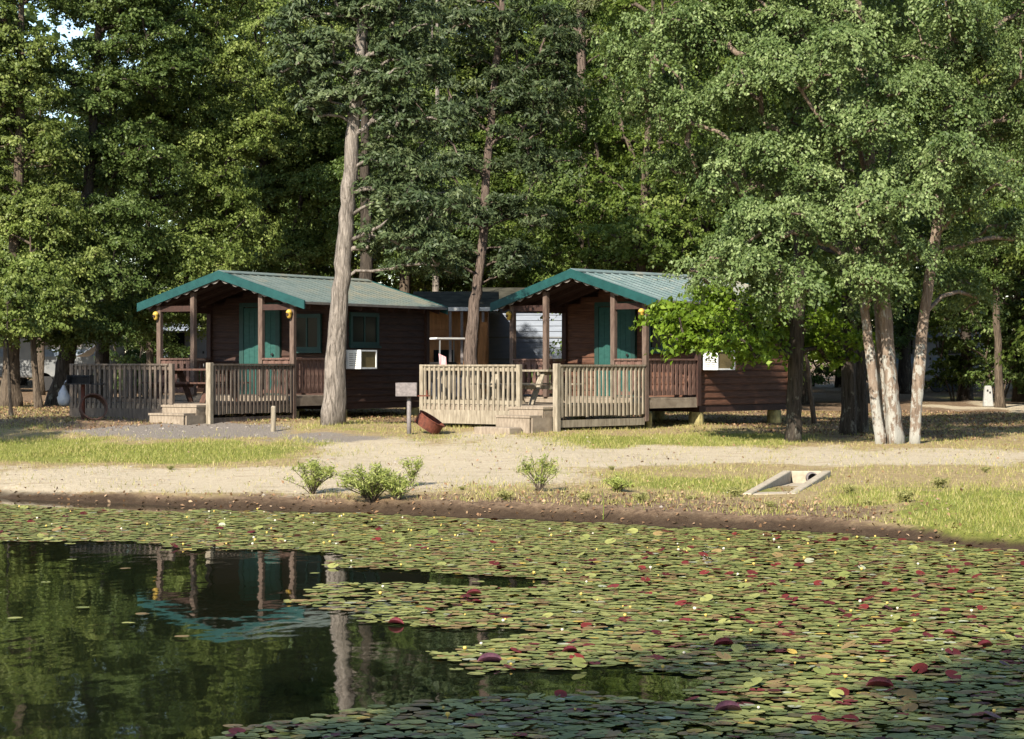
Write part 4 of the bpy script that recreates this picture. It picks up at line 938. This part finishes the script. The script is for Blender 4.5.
# undergrowth under the wood
UB = None
for q, (px, D, s) in enumerate([(-70,74,1.3),(60,82,1.2),(130,66,.9),(240,72,1.1),(330,70,1.0),(395,88,1.3),(560,70,1.1),(610,66,.8),(665,74,1.2),(735,84,1.3),(790,92,1.3),(880,100,1.4),(1060,72,1.3),(930,108,1.5),(170,88,1.4),(20,100,1.5),(455,96,1.4),(136,80,1.2),(118,84,1.2)]):
    if UB is None: UB = bush(px, D, [(px,385,26,14),(px+15,372,24,16),(px-14,376,22,14)], M['leaf_forest'], 310, None, 'undergrowth_bush', 2.0); o = UB
    else: o = copy_tree(UB)
    o.location = onground(px, D); o.rotation_euler.z = q*1.9; o.scale = (s, s, s*(.9+.3*(q % 3)/2))
    tag(o, 'low dark green bush in the undergrowth of the wood', 'bush', 'undergrowth bushes in the wood')
# tall trees off to the left bank and behind the camera: their shade falls on the first cabin and the near pads
for (x, y, s, k) in ((-15.4, 33.0, .70, 1), (-8.5, -6.3, .68, 1), (-2.5, -5.9, .67, 1), (-5.5, -6.3, .68, 1), (.5, -6.2, .68, 1), (-3.8, -9, .74, 3)):
    o = copy_tree(PR[k]); o.location = (x, y, zgs(x, y)); o.rotation_euler.z = x; o.scale = (s*1.1, s*1.1, s)
    tag(o, 'tall leafy tree on the near bank or beyond the left picture edge', 'tree', 'bank trees outside the picture')

# ------------------------------------------------------------------ plants on the bank
def sprig(px, py, hpx, wpx, n, label, seed, leaf='shrub', name='shrub', dens=40):
    rng = np.random.default_rng(seed); p = gpix(px, py); s = p.y/F; root = empty(name, p); tag(root, label, 'shrub')
    mb = MB(); cen = []; H = hpx*s; Wd = wpx*s/2
    for k in range(n):
        a = rng.random()*6.28; r = math.sqrt(rng.random()); h = H*(.55+.45*rng.random())*(1-.35*r*r); e = Vector((math.cos(a)*r*Wd, math.sin(a)*r*Wd, h))
        m_ = Vector((e.x*.35, e.y*.35, h*.5)); mb.tube([(0,0,-.03), m_, e], [.008,.006,.003], 4, cap=False)
        for f in np.linspace(.35, 1, 7): cen.append(np.array(m_.lerp(e, f) if f > .5 else Vector((0,0,0)).lerp(m_, f*2)))
    mb.build('stem', M['bark_mid' if leaf == 'shrub' else leaf], root)
    v, q, rv = leaves(rng, cen, np.full(len(cen), .07), 6, .075, .014, -.7, .9, .1, 5, .35); mesh_np('foliage', v, q, rv, M[leaf], root); return root
sprig(312, 494, 34, 52, 30, 'low airy shrub on the bank left of the bushier one', 1)
sprig(372, 502, 38, 68, 60, 'bushy yellow green shrub on the bank at the water edge', 2)
sprig(398, 500, 24, 40, 26, 'small lower shrub against the right side of the bushy one', 8)
sprig(412, 486, 30, 26, 9, 'thin upright pale weed right of the bushy shrub', 3)
sprig(540, 492, 38, 42, 16, 'upright sparse shrub in the middle of the bank', 4)
sprig(618, 492, 14, 28, 14, 'small tuft of green weeds on the bank right of centre', 5)
wd = None
for q, (px, py) in enumerate([(462,490),(505,500),(585,502),(690,500),(735,497),(850,494),(868,505),(905,502),(640,503),(770,507),(612,470),(940,488),(985,472),(170,470)]):
    if wd is None: wd = sprig(px, py, 11, 26, 10, None, 40, leaf='weed', name='weed'); o = wd
    else: o = copy_tree(wd)
    o.location = gpix(px, py); o.rotation_euler.z = q*1.3; k_ = .35+.5*((q*37) % 10)/10; o.scale = (k_, k_, k_*(.8+.4*(q % 3)/2))
    tag(o, 'small tuft of weeds on the bare bank above the water', 'weed', 'weeds on the bank')
p = gpix(603, 521); mb = MB(); mb.tube([(p.x,p.y,p.z-.05),(p.x+.01,p.y,p.z+.2),(p.x-.01,p.y,p.z+.42)], [.008,.007,.004], 5)
tag(mb.build('reed_stalk', M['shrub']), 'single thin yellow stalk standing at the water edge', 'reed')
# grass and fallen leaves
rng = np.random.default_rng(5); N = 1500000
gxx = rng.uniform(-14, 14, N); gyy = rng.uniform(24, 60, N); gz = zg(gxx, gyy); mk, wt = ground_masks(gxx, gyy, gz)
clump = .5+.5*wnoise(gxx, gyy, 3.2, 31)
pr = mk[:, 0]*1.0*(mk[:, 0] > .2) + .26*(1-np.minimum(1, mk[:, 1]*.9+mk[:, 3]+mk[:, 2]*.15*(gyy < 40)+mk[:, 2]*.5*(gyy >= 40))); dsh = gyy-shore(gxx); pr += .22*sst(.25, .9, dsh)*sst(6, 3, dsh)*sst(-4, -1, gxx)*(1-mk[:, 1]); pr *= np.clip(clump, .05, 1)*.8
incut = (gyy > CV0[1]-.15) & (gyy < CV1[1]+.1) & (np.abs(gxx-(CV0[0]+(CV1[0]-CV0[0])*(gyy-CV0[1])/(CV1[1]-CV0[1]))) < .36)
k = (rng.random(N) < pr*.85) & (wt < .25) & ~incut & (np.abs(gxx) < gyy*.27+1)
gxx, gyy, gz, gm = gxx[k], gyy[k], gz[k], mk[k]; n = len(gxx)
hh = (.025+.055*rng.random(n))*(.6+.6*clump[k]); az = rng.random(n)*6.28; ln = rng.normal(0, .45, (n, 2))
base = np.stack([gxx, gyy, gz-.01], 1); wv = np.stack([np.cos(az), np.sin(az), 0*az], 1)*(.004+.005*rng.random(n))[:, None]
tip = base + np.stack([ln[:, 0]*hh, ln[:, 1]*hh, hh+.01], 1)
V = np.stack([base-wv, base+wv, tip], 1).reshape(-1, 3)
rv = np.clip(rng.normal(.45, .2, n) + .35*(1-gm[:, 0])*.9 + .1*gm[:, 0], 0, 1)
gl = leaf_mat('grass_blades', (.10,.14,.02), (.21,.225,.045), (.42,.34,.15), .3, 0)
mesh_np('grass', V, np.arange(n*3).reshape(-1, 3), np.repeat(rv, 3), gl, npoly=3)['kind'] = 'stuff'
N = 110000; gxx = rng.uniform(-14, 14, N); gyy = rng.uniform(24, 62, N); gz = zg(gxx, gyy); mk, wt = ground_masks(gxx, gyy, gz)
k = rng.random(N) < mk[:, 2]*.55*(1-mk[:, 1])+.012 ; k &= (gyy-shore(gxx) > .02)
gxx, gyy, gz = gxx[k], gyy[k], gz[k]; n = len(gxx)
v, q, rv = leaves(rng, np.stack([gxx, gyy, gz+.022], 1), np.full(n, .015), 1, .06, .035, 0, 0, 1.2, 5, .2)
mesh_np('fallen_leaves', v, q, rv, leaf_mat('dead_leaves', (.07,.035,.018), (.19,.11,.055), (.40,.28,.17), .05, 0))['kind'] = 'stuff'

# pebbles on the sandy track
N = 30000; gxx = rng.uniform(-14, 14, N); gyy = rng.uniform(25, 50, N); gz = zg(gxx, gyy); mk, wt = ground_masks(gxx, gyy, gz)
k = (rng.random(N) < np.maximum(mk[:, 1]*.10, mk[:, 3]*.25)+.02) & (gyy-shore(gxx) > .1)
gxx, gyy, gz = gxx[k], gyy[k], gz[k]; n = len(gxx); r_ = .008+.03*rng.random(n)**5
oc = np.array([[1,0,0],[0,1,0],[-1,0,0],[0,-1,0],[0,0,.8]]); V = np.stack([gxx, gyy, gz], 1)[:, None, :] + oc[None]*r_[:, None, None]*(.7+.6*rng.random((n, 5, 1)))
T3 = np.array([[0,1,4],[1,2,4],[2,3,4],[3,0,4]]); Q = (np.arange(n)[:, None, None]*5+T3[None]).reshape(-1, 3)
mesh_np('pebbles', V.reshape(-1, 3), Q, None, mnoise_mat('pebble', (.16,.13,.10), (.36,.32,.27), (1,1,1), 8, .9, .1), npoly=3)['kind'] = 'stuff'
